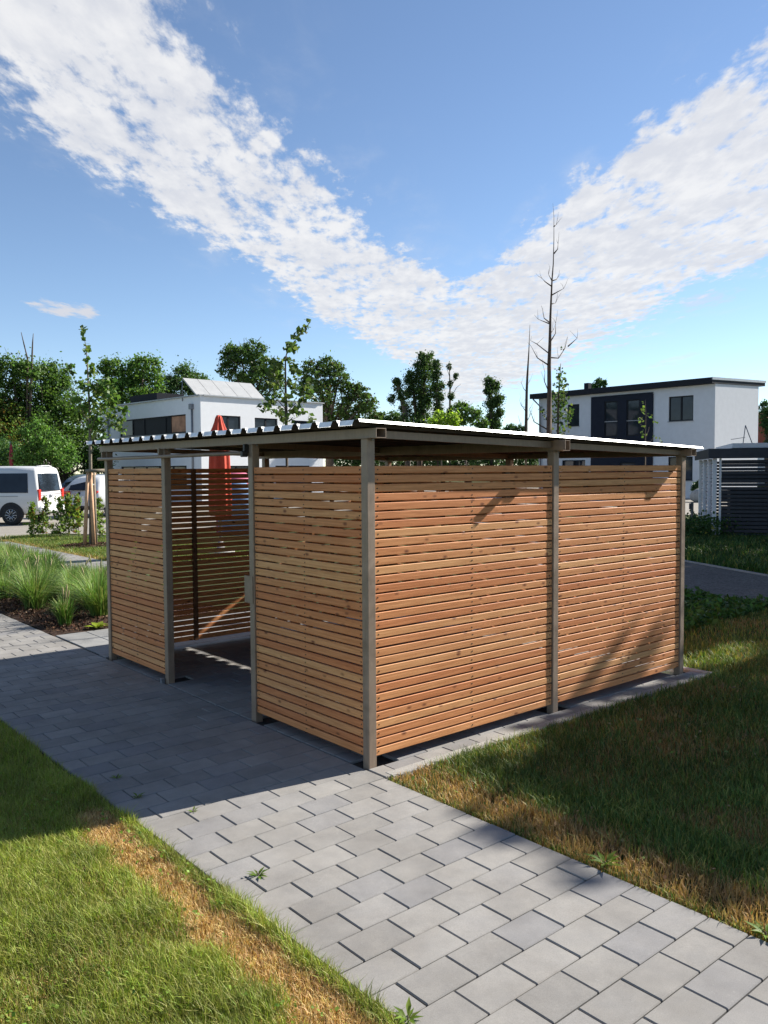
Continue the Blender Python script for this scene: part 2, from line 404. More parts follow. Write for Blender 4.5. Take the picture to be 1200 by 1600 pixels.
M = dict(
    wood=m_wood(), paver=m_paver(), floorpaver=m_paver('warm_paver', (.33,.31,.28), (.29,.28,.265)), slab=m_paver('pale_slab', (.26,.26,.255), (.23,.235,.24)),
    steel=m_steel('raw_steel'), sheet=m_steel('roof_sheet', (.58,.58,.565), .42, .9), underside=simple('shade_dark_underside', (.060,.050,.043), .95, 0, .15, 20, spec=.1), tab=m_steel('sky_white_tab', (.95,.95,.94), .45, .1),
    batten=simple('batten_wood', (.16,.075,.035), .7, 0, .3, 9), screw=simple('screw', (.10,.07,.05), .5, .6),
    black=simple('black_plastic', (.015,.015,.016), .45), joint=m_joint(),
    kerb=m_grit('kerb_concrete', (.36,.345,.315), 160, .22, 3), ground=m_ground(), leaf=m_leaf('leaf'), grass=m_leaf('grass_blade', .25, .55, .3),
    bark=simple('bark', (.085,.062,.045), .9, 0, .35, 30, .6), palebark=simple('pale_bark', (.20,.165,.12), .85, 0, .3, 22, .4),
    mulch=m_grit('bark_mulch', (.055,.034,.024), 60, .5, 5), chip=m_leaf('mulch_chip', 0.0, .9, .1),
    tarmac=m_grit('pale_parking_surface', (.30,.275,.235), 40, .16, .5), gravel=m_grit('gravel_road', (.135,.122,.112), 26, .65, 1.4),
    plaster=simple('white_plaster', (.80,.80,.80), .95, 0, .03, 3, .15, spec=.1), plastershade=simple('shade_tinted_plaster', (.62,.625,.645), .95, 0, .04, 3, .15, spec=.1), navy=simple('navy_cladding', (.012,.016,.028), .7, 0, .12, 4, spec=.2),  # right house plaster dulled and blued to stand in for shade
    frame=simple('anthracite_frame', (.012,.013,.016), .6, spec=.2), glass=m_glass('window_glass'), curtain=simple('curtain_orange', (.42,.22,.13), .9, 0, .5, 1.2),
    roofdark=simple('roof_dark', (.014,.016,.022), .7, spec=.2), zinc=simple('zinc', (.24,.25,.27), .45, .5), capgrey=simple('parapet_cap', (.38,.385,.39), .45, .3),
    solar=simple('collector_glass', (.42,.415,.40), .30, 0, .08, 2), carwhite=simple('white_car_paint', (.62,.62,.615), .22, 0, .01, 2, 0, False, .6),
    carblue=simple('bluegrey_car_paint', (.16,.22,.32), .22, .3, .03, 2), carglass=m_glass('car_glass', (.012,.016,.022), .03),
    tyre=simple('tyre', (.018,.018,.019), .8), rim=simple('alloy_rim', (.55,.55,.56), .3, .85, .05), redlamp=simple('red_lamp', (.60,.03,.02), .2),
    parasol=simple('red_canvas', (.56,.055,.022), .8, 0, .15, 5), stake=simple('stake_wood', (.56,.33,.19), .8, 0, .18, 12),
    whitepaint=simple('white_paint', (.72,.72,.74), .55, 0, .05, 3), slatdark=simple('dark_slat', (.030,.034,.045), .6, 0, .2, 6),
    slatgrey=simple('grey_slat', (.30,.30,.34), .6, 0, .15, 6),
    greywood=simple('weathered_wood', (.17,.155,.14), .85, 0, .25, 14, .4), pink=simple('pink_fabric', (.70,.16,.26), .8), blue=simple('blue_fabric', (.22,.36,.60), .8),
    brick=simple('red_roof_tile', (.30,.075,.045), .85, 0, .2, 5), flag=simple('dark_red_flag', (.24,.03,.035), .85), plate=simple('number_plate', (.72,.72,.68), .5),
    stone=simple('grey_stone', (.33,.32,.30), .9, 0, .2, 6, .4),
)

# ------------------------------------------------------------------ setting: ground sheets
def sheet(name, poly, z, mat, parent=None):
    o = MB().add([(x, y, z) for x, y in poly], [tuple(range(len(poly)))]).build(name, mat, parent)
    return o
structure(sheet('ground', [(-500,-500),(700,-500),(700,700),(-500,700)], -0.03, M['ground']))
structure(sheet('parking_area', [(5.3,21.2),(6.6,18.6),(30,30),(44,62),(2,70),(-8,40),(-2,27),(2.2,21.6),(3.4,20.6)], -0.012, M['tarmac']))
structure(sheet('house_forecourt', [(26,13.2),(30,12),(60,12),(60,60),(33,60),(28,30)], -0.012, M['tarmac']))
near_e = [(6.9,-14),(7.3,-6),(7.6,-1),(7.65,1.17),(7.82,2.38),(8.4,4.6),(9.8,7.6),(12.3,11),(16,15),(22,20)]
far_e = [(9.9,-14),(10.1,-6),(10.3,0),(10.67,2.57),(11.66,4.57),(13.2,7.3),(15.6,10.2),(19,13.6),(24,17.6)]
structure(sheet('gravel_road', near_e+far_e[::-1], -0.016, M['gravel']))
def edging(name, pts):
    mb = MB()
    for a, b in zip(pts[:-1], pts[1:]):
        a = np.array(a); b = np.array(b); n = max(1, int(np.linalg.norm(b-a)/1.0))
        for i in range(n):
            p0 = a+(b-a)*i/n; p1 = a+(b-a)*(i+1)/n; d = p1-p0; L_ = np.linalg.norm(d)
            mb.box(((p0+p1)[0]/2, (p0+p1)[1]/2, -.05), (L_-.006, .06, .12), math.atan2(d[1], d[0]))
    return structure(mb.build(name, M['kerb']))
edging('road_edging_near', near_e[2:]); edging('road_edging_far', far_e[2:])

# ------------------------------------------------------------------ paving
PX, PY, JT = .2455, .1665, .0045
paver_mesh = {}
def paver_me(sx, sy, h=.07, b=.004):
    k = (round(sx,3), round(sy,3), h)
    if k not in paver_mesh:
        me = MB().cbox((0,0,-h/2), (sx, sy, h), b).mesh('paver'); paver_mesh[k] = me
    return paver_mesh[k]
def lay(parent, rects, name, mat, limit=300, zj=.0012):
    rects = sorted(rects, key=lambda q: (not in_frame((q[0],q[1],0)), (q[0]-CAM[0])**2+(q[1]-CAM[1])**2))
    rest = MB()
    for i, (cx, cy, sx, sy) in enumerate(rects):
        z = rs.uniform(-zj, zj)
        if i < limit and in_frame((cx,cy,0), 60):
            o = link(name, paver_me(sx, sy), mat, parent, (cx, cy, z))
            o.rotation_euler = (rs.uniform(-.004,.004), rs.uniform(-.004,.004), rs.uniform(-.004,.004))
        else: rest.cbox((cx,cy,-.035+z), (sx,sy,.07), .004)
    if rest.v: stuff(rest.build('outer_'+name, mat, parent))
def bond(x0, n_half, y0, y1, skip=None):
    out = []; k0 = math.floor(y0/PY); k = k0
    while k*PY < y1:
        y = k*PY+.004; half = k % 2; x = x0; left = n_half
        first = True
        while left > 0:
            w = 1 if (first and half) or left == 1 else 2
            first = False
            sx = w*PX/2
            cx, cy = x+sx/2, y+PY/2
            if not (skip and skip(cx, cy)): out.append((cx, cy, sx-JT, PY-JT))
            x += sx; left -= w
        k += 1
    return out
path = structure(MB().box(((-1.372-.018)/2, 7.0, -.054), (1.354, 25.0, .08)).build('path', M['joint']))
lay(path, bond(-1.370, 11, -5.0, 19.0), 'paver', M['paver'])
POSTS = [(0,0,1.972),(0,1.2807,1.972),(0,2.6683,1.972),(0,3.879,1.972),(1.7401,0,1.915),(3.4858,0,1.889),(1.7401,3.879,1.915),(3.4858,3.879,1.889),(3.4858,1.94,1.889)]
def hole(cx, cy):
    for x, y, _ in POSTS:
        if abs(cx-x-.03-.05) < .19 and abs(cy-y-.03) < .10: return True
    return cx > 3.70
floor = structure(MB().box((1.82, 1.98, -.057), (3.64, 4.14, .08)).build('shelter_floor', M['joint']))
lay(floor, [q for q in bond(-.010, 30, -.085, 4.03, hole)], 'paver', M['floorpaver'])
strip = structure(MB().box((1.4, 4.76, -.050), (2.82, 1.36, .08)).build('slab_strip', M['joint']))
lay(strip, [(.005+.333*(i+.5), 4.10+.445*(j+.5), .327, .439) for i in range(8) for j in range(3)], 'slab', M['slab'])
side = structure(MB().box((2.83, 14.2, -.05), (1.06, 9.4, .08)).build('side_path', M['joint']))
lay(side, [(x+2.30, y, a, b) for x, y, a, b in [(q[0], q[1], q[2], q[3]) for q in bond(0, 9, 9.6, 18.8)]], 'paver', M['slab'], 230)
kerb = structure(MB().box((1.83, -.142, -.09), (3.68, .05, .08)).build('shelter_kerb', M['kerb']))
for i in range(4):
    x0 = .03+i*.915
    k = link('kerb_stone', MB().cbox((0,0,0), (.909,.078,.12), .006).mesh('kerb_stone'), M['kerb'], kerb, (x0+.4545, -.142, -.058+rs.uniform(-.003,.003)))
k = link('kerb_stone', MB().cbox((0,0,0), (.078,4.1,.12), .006).mesh('kerb_stone'), M['kerb'], kerb, (3.70+.035, 1.90, -.060))

# ------------------------------------------------------------------ the slatted shelter
sh = thing('slatted_shelter', 'larch slat shelter with steel posts and corrugated metal roof on the paved path', 'shelter')
P = .06
for x, y, h in POSTS:
    mb = MB().cbox((0,0,(h-.10)/2), (P,P,h+.10), .0035)
    link('post', mb.mesh('post'), M['steel'], sh, (x+P/2, y+P/2, 0))
    fp = MB().box((0,0,-.052), (.15,.15,.012))
    link('foot_plate', fp.mesh('foot_plate'), M['steel'], sh, (x+P/2, y+P/2, 0))
# slats
ZB, SP, SH_, ST = .0616, .055, .045, .022
smesh = {}
def slat_me(L_):
    k = round(L_, 3)
    if k not in smesh: smesh[k] = MB().cbox((0,0,0), (L_, ST, SH_), .0028).mesh('slat')
    return smesh[k]
scr = MB()
def panel(axis, a0, a1, c, n_out, battens):
    """axis: 'x' or 'y' run direction; c: centre of slats across; n_out: outward sign"""
    L_ = a1-a0; mid = (a0+a1)/2
    for i in range(32):
        z = ZB+SP*i+SH_/2
        loc = (mid, c, z) if axis == 'x' else (c, mid, z)
        o = link('slat', slat_me(L_), M['wood'], sh, loc, 0 if axis == 'x' else math.pi/2)
        j = rs.uniform(-.0008,.0008, 3)
        o.location = (loc[0]+j[0]*.3, loc[1]+j[1], loc[2]+j[2]*.8)
        o.rotation_euler[1] = rs.uniform(-.0009,.0009)
        if i % 2: o.rotation_euler[2] += math.pi
        for b in battens:
            q = c+n_out*(ST/2+.0006)
            zz = z+rs.uniform(-.004,.004); aa = b+rs.uniform(-.004,.004)
            scr.box((aa, q, zz) if axis == 'x' else (q, aa, zz), (.008,.002,.008) if axis == 'x' else (.002,.008,.008))
    for b in battens:
        q = c-n_out*(ST/2+.0142)
        w = .045
        mb = MB().cbox((0,0,0), (w,.028,1.748) if axis == 'x' else (.028,w,1.748), .002)
        link('batten', mb.mesh('batten'), M['batten'], sh, (b, q, ZB+.874) if axis == 'x' else (q, b, ZB+.874))
RC = .012+ST/2
panel('x', .062, 1.738, RC, -1, (.087, .90, 1.713)); panel('x', 1.802, 3.484, RC, -1, (1.827, 2.643, 3.459))
panel('y', .062, 1.279, RC, -1, (.087, .67, 1.254)); panel('y', 2.730, 3.877, RC, -1, (2.755, 3.30, 3.852))
EC = 3.939-.012-ST/2
panel('x', .062, 1.738, EC, 1, (.087, .90, 1.713)); panel('x', 1.802, 3.484, EC, 1, (1.827, 2.643, 3.459))
BC = 3.5458-.012-ST/2
panel('y', .062, 1.938, BC, 1, (.087, 1.0, 1.913)); panel('y', 2.002, 3.877, BC, 1, (2.027, 2.94, 3.852))
stuff(scr.build('screw_head', M['screw'], sh))
# beams (open steel tubes along Y)
def tube_beam(name, x0, x1, z0, z1, y0=-.085, y1=4.04, t=.004):
    mb = MB(); L_ = y1-y0; c = (y0+y1)/2
    mb.box(((x0+x1)/2, c, z0+t/2), (x1-x0, L_, t)); mb.box(((x0+x1)/2, c, z1-t/2), (x1-x0, L_, t))
    mb.box((x0+t/2, c, (z0+z1)/2), (t, L_-.0006, z1-z0-2*t)); mb.box((x1-t/2, c, (z0+z1)/2), (t, L_-.0006, z1-z0-2*t))
    mb.box(((x0+x1)/2, c, (z0+z1)/2), (x1-x0-2*t, L_-.30, z1-z0-2*t))
    return mb.build(name, M['steel'], sh)
tube_beam('front_beam', -.001, .076, 1.974, 2.031); tube_beam('middle_beam', 1.735, 1.815, 1.917, 1.992); tube_beam('rear_beam', 3.485, 3.562, 1.891, 1.948)
b = MB().box((1.705, -.078, 1.958), (.006,.10,.07)); b.build('beam_bracket', M['steel'], sh)
def slope_bar(name, x0, z0, x1, z1, y, w, h):
    L_ = math.hypot(x1-x0, z1-z0); a = math.atan2(z0-z1, x1-x0)
    R = [[math.cos(a),0,math.sin(a)],[0,1,0],[-math.sin(a),0,math.cos(a)]]
    return MB().box(((x0+x1)/2, y, (z0+z1)/2), (L_, w, h), R=R).build(name, M['steel'], sh)
for y in (.034, 1.97, 3.905):
    slope_bar('side_rail', .078, 2.000, 1.733, 1.962, y, .04, .045)
    slope_bar('side_rail', 1.817, 1.958, 3.483, 1.922, y, .04, .045)
for i, (x, z) in enumerate(((.038, 1.972), (1.77, 1.915))):
    pass
for x, y, h in POSTS:                     # cap plates and bolts where the posts meet the beams
    MB().box((x+.033, y+P/2, h+.0015), (.09, .115, .003)).build('cap_plate', M['steel'], sh)
    bb = MB()
    for s_ in (-1, 1): bb.tube([(x+.033, y+P/2+s_*.045, h-.012), (x+.033, y+P/2+s_*.045, h)], .007, 6)
    bb.build('bolt', M['zinc'], sh)
# corrugated sheet, ribs along X
def roof_z(x): return 2.079-(x+.125)*(.108/3.80)
def profile():
    pts = [(-.088, -.017), (-.078, 0.0)]; y = -.078; pitch = .207
    while y < 4.06:
        pts += [(y+.040, 0.0), (y+.062, -.035), (y+.185, -.035), (y+.207, 0.0)]; y += pitch
    pts[-1] = pts[-1]
    return pts
pr = profile()
mb = MB(); V = []; F = []; n = len(pr)
for x in (-.125, 3.675):
    for th in (0, -.0009): V += [(x, y, roof_z(x)+z+th) for y, z in pr]
for i in range(n-1):
    F += [(i, 2*n+i, 2*n+i+1, i+1), (i, i+1, n+i+1, n+i), (2*n+i, 3*n+i, 3*n+i+1, 2*n+i+1), (n+i, n+i+1, 3*n+i+1, 3*n+i)]
mb.add(V, [q[::-1] for q in F]); roof = mb.build('roof_sheet', M['sheet'], sh)
roof.data.materials.append(M['underside'])          # underside coloured dark to stand in for shade below the roof
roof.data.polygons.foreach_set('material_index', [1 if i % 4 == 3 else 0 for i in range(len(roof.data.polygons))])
y = -.078
while y < 4.06:                             # trough ends bent up at the high eave
    z0 = roof_z(-.125)-.035
    tb = MB().add([(-.127, y+.066, z0+.001), (-.127, y+.181, z0+.001), (-.103, y+.203, z0+.033), (-.103, y+.044, z0+.033),
                   (-.1255, y+.066, z0+.0005), (-.1255, y+.181, z0+.0005), (-.1015, y+.203, z0+.0325), (-.1015, y+.044, z0+.0325)],
                  [(0,1,2,3)[::-1], (4,5,6,7), (0,1,5,4), (1,2,6,5), (2,3,7,6), (3,0,4,7)])
    tb.build('upturned_tab', M['tab'], roof); y += .207  # near-white colour stands in for sky reflected in the bent metal
# sliding door rail with hangers, lock box and floor guide
rl = MB().tube([(-.038, 3.985, 1.905), (-.038, 1.325, 1.912)], .0145, 12).build('door_rail', M['steel'], sh)
for yy in (3.909, 2.70, 1.332):
    MB().cbox((-.020, yy, 1.945), (.036,.022,.062), .002).build('rail_hanger', M['steel'] if yy > 1.4 else M['black'], rl)
MB().cbox((-.036, 1.330, 1.905), (.045,.032,.042), .004).build('rail_stop', M['black'], rl)
lk = MB().cbox((.022, 1.372, .940), (.050,.058,.185), .004).build('lock_box', M['steel'], sh)
MB().box((-.0045, 1.345, .940), (.003,.110,.195)).build('strike_plate', M['steel'], lk)
MB().cbox((-.022, 2.735, .014), (.034,.030,.050), .003).build('floor_guide', M['zinc'], sh)

# ------------------------------------------------------------------ houses
def wall_face(name, parent, O, ud, nd, L_, H, holes, mat, depth=.14, top=None):
    """vertical wall from O along ud (unit), outward normal nd, with openings (u0,u1,z0,z1); top: height at far end"""
    us = sorted({0.0, L_, *[h[0] for h in holes], *[h[1] for h in holes]}); zs = sorted({0.0, H, *[h[2] for h in holes], *[h[3] for h in holes]})
    top = H if top is None else top
    mb = MB(); O = np.array(O, float)
    def q(u, z, d=0.0):
        zz = z if z < H-1e-6 else H+(top-H)*u/L_
        return (O[0]+ud[0]*u-nd[0]*d, O[1]+ud[1]*u-nd[1]*d, O[2]+zz)
    for i in range(len(us)-1):
        for j in range(len(zs)-1):
            um, zm = (us[i]+us[i+1])/2, (zs[j]+zs[j+1])/2
            if any(h[0] < um < h[1] and h[2] < zm < h[3] for h in holes): continue
            mb.add([q(us[i],zs[j]), q(us[i+1],zs[j]), q(us[i+1],zs[j+1]), q(us[i],zs[j+1])], [(0,1,2,3)])
    for u0, u1, z0, z1 in holes:
        for a, b_ in (((u0,z0),(u1,z0)), ((u1,z0),(u1,z1)), ((u1,z1),(u0,z1)), ((u0,z1),(u0,z0))):
            mb.add([q(*a), q(*b_), q(*b_, depth), q(*a, depth)], [(0,1,2,3)])
    return mb.build(name, mat, parent)
def window(parent, O, ud, nd, h, mull=(), depth=.09, fw=.07, panes=None, sill=True):
    u0, u1, z0, z1 = h; O = np.array(O, float)
    a = math.atan2(ud[1], ud[0])
    def pos(u, z, d): return (O[0]+ud[0]*u-nd[0]*d, O[1]+ud[1]*u-nd[1]*d, O[2]+z)
    f = MB()
    f.box(pos((u0+u1)/2, z0+fw/2, depth), (u1-u0-.004, .06, fw), a); f.box(pos((u0+u1)/2, z1-fw/2, depth), (u1-u0-.004, .06, fw), a)
    for u in (u0+fw/2+.002, u1-fw/2-.002): f.box(pos(u, (z0+z1)/2, depth), (fw, .059, z1-z0-2*fw), a)
    for m in mull: f.box(pos(u0+(u1-u0)*m, (z0+z1)/2, depth), (fw*1.5, .056, z1-z0-2*fw), a)
    fo = f.build('window', M['frame'], parent)
    edges = [0.0, *mull, 1.0]
    for i in range(len(edges)-1):
        ua, ub = u0+(u1-u0)*edges[i], u0+(u1-u0)*edges[i+1]
        mt = M['glass'] if not panes or panes[i] is None else M[panes[i]]
        MB().box(pos((ua+ub)/2, (z0+z1)/2, depth+.012), (ub-ua-.01, .014, z1-z0-.02), a).build('pane', mt, fo)
    if sill: MB().box(pos((u0+u1)/2, z0-.016, -.02), (u1-u0+.08, .10, .028), a).build('sill', M['zinc'], fo)
    return fo

def left_house():
    th = math.radians(4); K = np.array([19.62, 38.93, -.03]); H = 6.08
    ax = np.array([math.cos(th), math.sin(th), 0]); bx = np.array([-math.sin(th), math.cos(th), 0])
    Lb, La = 12.2, 9.0
    t = thing('flat_roofed_house', 'white cubic house with flat roof, slanted solar collectors and a long ribbon window', 'house', K)
    loc = np.zeros(3)
    hl = [(1.60, 9.70, 4.05, 5.12), (1.60, 9.65, .9, 2.14)]
    wall_face('wall', t, loc, bx, -ax, Lb, H, hl, M['plaster'])
    window(t, loc, bx, -ax, hl[0], (.22, .30, .62, .80), panes=('curtain', 'frame', 'frame', 'frame', 'glass'))
    window(t, loc, bx, -ax, hl[1], (.2, .4, .6, .8))
    hr = [(1.04, 2.70, 4.10, 5.02), (3.71, 5.40, 4.10, 4.98), (6.65, 8.3, 4.10, 4.93), (1.5, 3.3, .1, 2.12), (5.2, 7.9, .9, 2.12)]
    wall_face('wall', t, loc, ax, -bx, La, H, hr, M['plaster'])
    for h in hr: window(t, loc, ax, -bx, h, (.5,) if h[1]-h[0] > 1.64 else ())
    wall_face('wall', t, loc+ax*La, bx, ax, Lb, H, [], M['plaster']); wall_face('wall', t, loc+bx*Lb, ax, bx, La, H, [], M['plaster'])
    c = ax*La/2+bx*Lb/2
    MB().box((c[0], c[1], H-.25), (La-.1, Lb-.1, .1), th).build('roof', M['roofdark'], t)
    for O_, d_, l_ in ((bx*Lb/2, th+math.pi/2, Lb+.12), (bx*Lb/2+ax*La, th+math.pi/2, Lb+.12), (ax*La/2, th, La-.30), (ax*La/2+bx*Lb, th, La-.30)):
        MB().box((O_[0], O_[1], H+.03), (l_, .24, .07), d_).build('parapet_cap', M['capgrey'], t)
    for u in (.82, 11.2):
        p_ = bx*u-ax*.07
        pp = MB().tube([(p_[0],p_[1],.05), (p_[0],p_[1],5.35)], .055, 10).build('downpipe', M['zinc'], t)
        MB().cbox((p_[0]-ax[0]*.04, p_[1]-ax[1]*.04, 5.5), (.22,.26,.32), .03, th).build('rain_hopper', M['zinc'], pp)
    # five tilted collectors on the roof
    for i in range(5):
        u0 = -.05+i*.96
        q = [ax*u0+bx*.25, ax*(u0+.93)+bx*.25, ax*(u0+.93)+bx*1.75, ax*u0+bx*1.75]
        z = [H+.02, H+.02, H+1.13, H+1.13]
        nrm = np.cross(q[1]-q[0], q[3]-q[0]+np.array([0,0,1.1])); nrm /= np.linalg.norm(nrm)
        V = [np.array([a[0],a[1],zz]) for a, zz in zip(q, z)]; V2 = [v-nrm*.08 for v in V]
        so = MB().add(V+V2, [(0,1,2,3),(4,7,6,5),(0,4,5,1),(1,5,6,2),(2,6,7,3),(3,7,4,0)]).build('solar_collector', M['solar'], t)
        MB().tube([V[3]-nrm*.1, (V[3][0]+bx[0]*.1, V[3][1]+bx[1]*.1, H-.2)], .03, 6).build('support_leg', M['zinc'], so)
    MB().box((ax*1.2+bx*7)[0:2].tolist()+[H+.3], (1.9, 3.4, .5), th).build('roof_upstand', M['roofdark'], t)
left_house()

def right_house():
    K = np.array([42.78, 20.65, -.03]); ax = np.array([1.0,0,0]); bx = np.array([0,1.0,0]); H = 6.68; Lb, La = 12.9, 5.3
    t = thing('shed_roofed_house', 'white two storey house with dark monopitch roof edge and navy wall panel', 'house', K)
    loc = np.zeros(3)
    hs = [(1.35, 2.95, 4.63, 6.12), (9.5, 10.45, 4.66, 6.12), (1.35, 2.95, 1.08, 2.50), (9.0, 10.9, .05, 2.4)]
    wall_face('wall', t, loc, bx, -ax, Lb, H, hs, M['plastershade'])
    window(t, loc, bx, -ax, hs[0], (.5,)); window(t, loc, bx, -ax, hs[1]); window(t, loc, bx, -ax, hs[2], (.5,)); window(t, loc, bx, -ax, hs[3], (.5,), sill=False)
    # projecting navy bay with two tall windows and an entrance
    O = loc-ax*.10+bx*3.98
    hb = [(.90, 1.84, 3.86, 6.12), (2.50, 3.48, 3.88, 6.12), (1.2, 2.3, .05, 2.2)]
    bay = wall_face('navy_panel', t, O, bx, -ax, 4.52, 6.45, hb, M['navy'], .2)
    MB().box((O[0]+.06, O[1]+2.26, 6.47), (.16, 4.52, .03)).build('panel_cap', M['navy'], t)
    for y_ in (O[1]+.012, O[1]+4.508): MB().box((O[0]+.05, y_, 3.2), (.098, .022, 6.4)).build('panel_side', M['navy'], t)
    for h in hb: window(t, O, bx, -ax, h, (), depth=.06, sill=False)
    for h in hb[:2]:
        MB().box((O[0]+.02, O[1]+(h[0]+h[1])/2, h[2]+.95), (.03, h[1]-h[0]-.02, .05)).build('balcony_bar', M['zinc'], bay)
    wall_face('wall', t, loc, ax, -bx, La, H, [], M['plastershade'], top=H+.16)
    wall_face('wall', t, loc+ax*La, bx, ax, Lb, H+.16, [], M['plastershade']); wall_face('wall', t, loc+bx*Lb, ax, bx, La, H, [], M['plastershade'], top=H+.16)
    # monopitch roof with deep dark fascia
    V = []
    for x, z in ((-.45, H+.0), (La+.75, H+.20)):
        for y in (-.05, Lb+.45): V += [(x,y,z), (x,y,z+.34)]
    ro = MB().add(V, [(0,2,3,1),(4,5,7,6),(0,1,5,4),(2,6,7,3),(1,3,7,5),(0,4,6,2)]).build('roof', M['roofdark'], t)
    MB().add([(-.47,-.09,H+.345),(La+.78,-.09,H+.545),(La+.78,-.02,H+.545),(-.47,-.02,H+.345),(-.47,-.09,H+.20),(La+.78,-.09,H+.40),(La+.78,-.055,H+.40),(-.47,-.055,H+.20)],
             [(0,1,2,3),(4,7,6,5),(0,4,5,1),(1,5,6,2),(2,6,7,3),(3,7,4,0)]).build('verge_trim', M['capgrey'], ro)
    MB().tube([(-.40, Lb+.2, H-.02), (-.10, Lb-.2, H-.55), (-.08, Lb-.2, .1)], .05, 8).build('downpipe', M['zinc'], t)
    MB().box((1.6, 10.0, H+.6), (.35, .35, .7)).build('chimney', M['roofdark'], ro)
right_house()

def carport():
    th = math.radians(33); d = np.array([math.cos(th), math.sin(th), 0]); f_ = np.array([math.sin(th), -math.cos(th), 0])   # d: depth, f_: along the front
    K = np.array([17.25, 7.05, -.03])
    t = thing('slatted_carport', 'dark slatted carport with white posts and flat roof at the road bend', 'carport', K)
    Lf, Ld, H = 5.2, 5.0, 2.06
    af, ad = math.atan2(f_[1], f_[0]), th
    def pos(u, v, z): return (f_[0]*u+d[0]*v, f_[1]*u+d[1]*v, z)
    for u, v, w in ((.02,.05,.10), (.155,.05,.05), (.03,1.6,.10), (.03,3.2,.10), (.03,4.9,.10), (2.7,.05,.10), (5.15,.05,.10), (5.15,4.9,.10), (2.6,4.9,.10)):
        MB().cbox(pos(u, v, H/2), (w, .10, H), .006, af).build('post', M['whitepaint'], t)
    fc = MB().box(pos(Lf/2, -.10, H+.125), (Lf+.3, .03, .25), af).build('fascia', M['slatdark'], t)
    MB().box(pos(-.12, Ld/2, H+.125), (.03, Ld+.2, .25), af).build('fascia', M['roofdark'], t)
    MB().box(pos(Lf+.12, Ld/2, H+.125), (.03, Ld+.2, .25), af).build('fascia', M['roofdark'], t)
    MB().box(pos(Lf/2, Ld/2, H+.20), (Lf+.2, Ld+.1, .06), af).build('roof', M['roofdark'], t)
    MB().box(pos(Lf/2+.35, Ld/2, H+.33), (Lf-.2, Ld-.4, .12), af).build('roof_skylight', M['whitepaint'], t)
    sm = MB().cbox((0,0,0), (2.47, .02, .074), .003).mesh('slat'); sm2 = MB().cbox((0,0,0), (1.44, .02, .074), .003).mesh('slat'); sm3 = MB().cbox((0,0,0), (4.95, .02, .074), .003).mesh('slat')
    for i in range(20):
        z = .10+i*.099
        for u in (1.42, 3.92): link('slat', sm, M['slatdark'], t, pos(u, .03, z), af)
        for v in (.83, 2.40, 4.05): link('side_slat', sm2, M['slatgrey'], t, pos(.05, v, z), ad)
        link('slat', sm3, M['slatdark'], t, pos(2.6, 4.93, z), af)
    # things stored inside: grey bin cabinet
    MB().cbox(pos(1.9, 3.3, .6), (2.4, .8, 1.2), .02, af).build('storage_box', M['slatdark'], t)
    an = MB().tube([(*pos(.75, .6, H+.39)[:2], H+.39), (*pos(.80, .6, H+.5)[:2], H+.86)], .012, 6)
    an.tube([(*pos(.80, .6, 0)[:2], H+.86), (*pos(.98, .7, 0)[:2], H+.40)], .012, 6); an.tube([(*pos(.80, .6, 0)[:2], H+.55), (*pos(.45, .6, 0)[:2], H+.50)], .008, 6)
    tag_o = an.build('roof_bracket', M['zinc'], t)
carport()

far = thing('distant_house', 'small far house with red tiled gable roof behind the right hand trees', 'house', at(1215, 690, 85)*np.array([1,1,0]))
def gable():
    MB().box((0,0,2.2), (9,8,4.4)).build('wall', M['plaster'], far)
    MB().add([(-5,-4.6,4.2),(5,-4.6,4.2),(5,0,7.2),(-5,0,7.2),(-5,4.6,4.2),(5,4.6,4.2)], [(0,1,2,3),(3,2,5,4),(0,3,4),(1,5,2),(0,4,5,1)]).build('roof', M['brick'], far)
    f = MB().box((-4.52,-1.5,2.9), (.06,1.4,1.4)).build('window', M['frame'], far)
    MB().box((-4.56,-1.5,2.9), (.02,1.2,1.2)).build('pane', M['glass'], f)
gable()

# ------------------------------------------------------------------ vehicles
def loft(mb, secs):
    n = len(secs[0]); V = [v for s_ in secs for v in s_]; F = []
    for i in range(len(secs)-1):
        for k in range(n-1): F.append((i*n+k, i*n+k+1, (i+1)*n+k+1, (i+1)*n+k))
    F.append(tuple(range(n-1,-1,-1))); F.append(tuple((len(secs)-1)*n+k for k in range(n)))
    mb.add(V, [q[::-1] for q in F], True)
def section(xb, xt, zb, zl, zr, wb, wl, wr):
    half = [(wb*.80, zb), (wb, zb+.10), (wl, (zb+zl)/2), (wl*.99, zl), (wr+(wl-wr)*.18, zr-.16), (wr-.04, zr-.045), (wr-.20, zr-.005), (wr*.35, zr+.012)]
    def xx(z): return xb+(xt-xb)*max(0, (z-zl)/(max(zr-zl, .01)))
    pts = [(xx(z), -y, z) for y, z in half] + [(xx(z), y, z) for y, z in half[::-1]]
    return pts
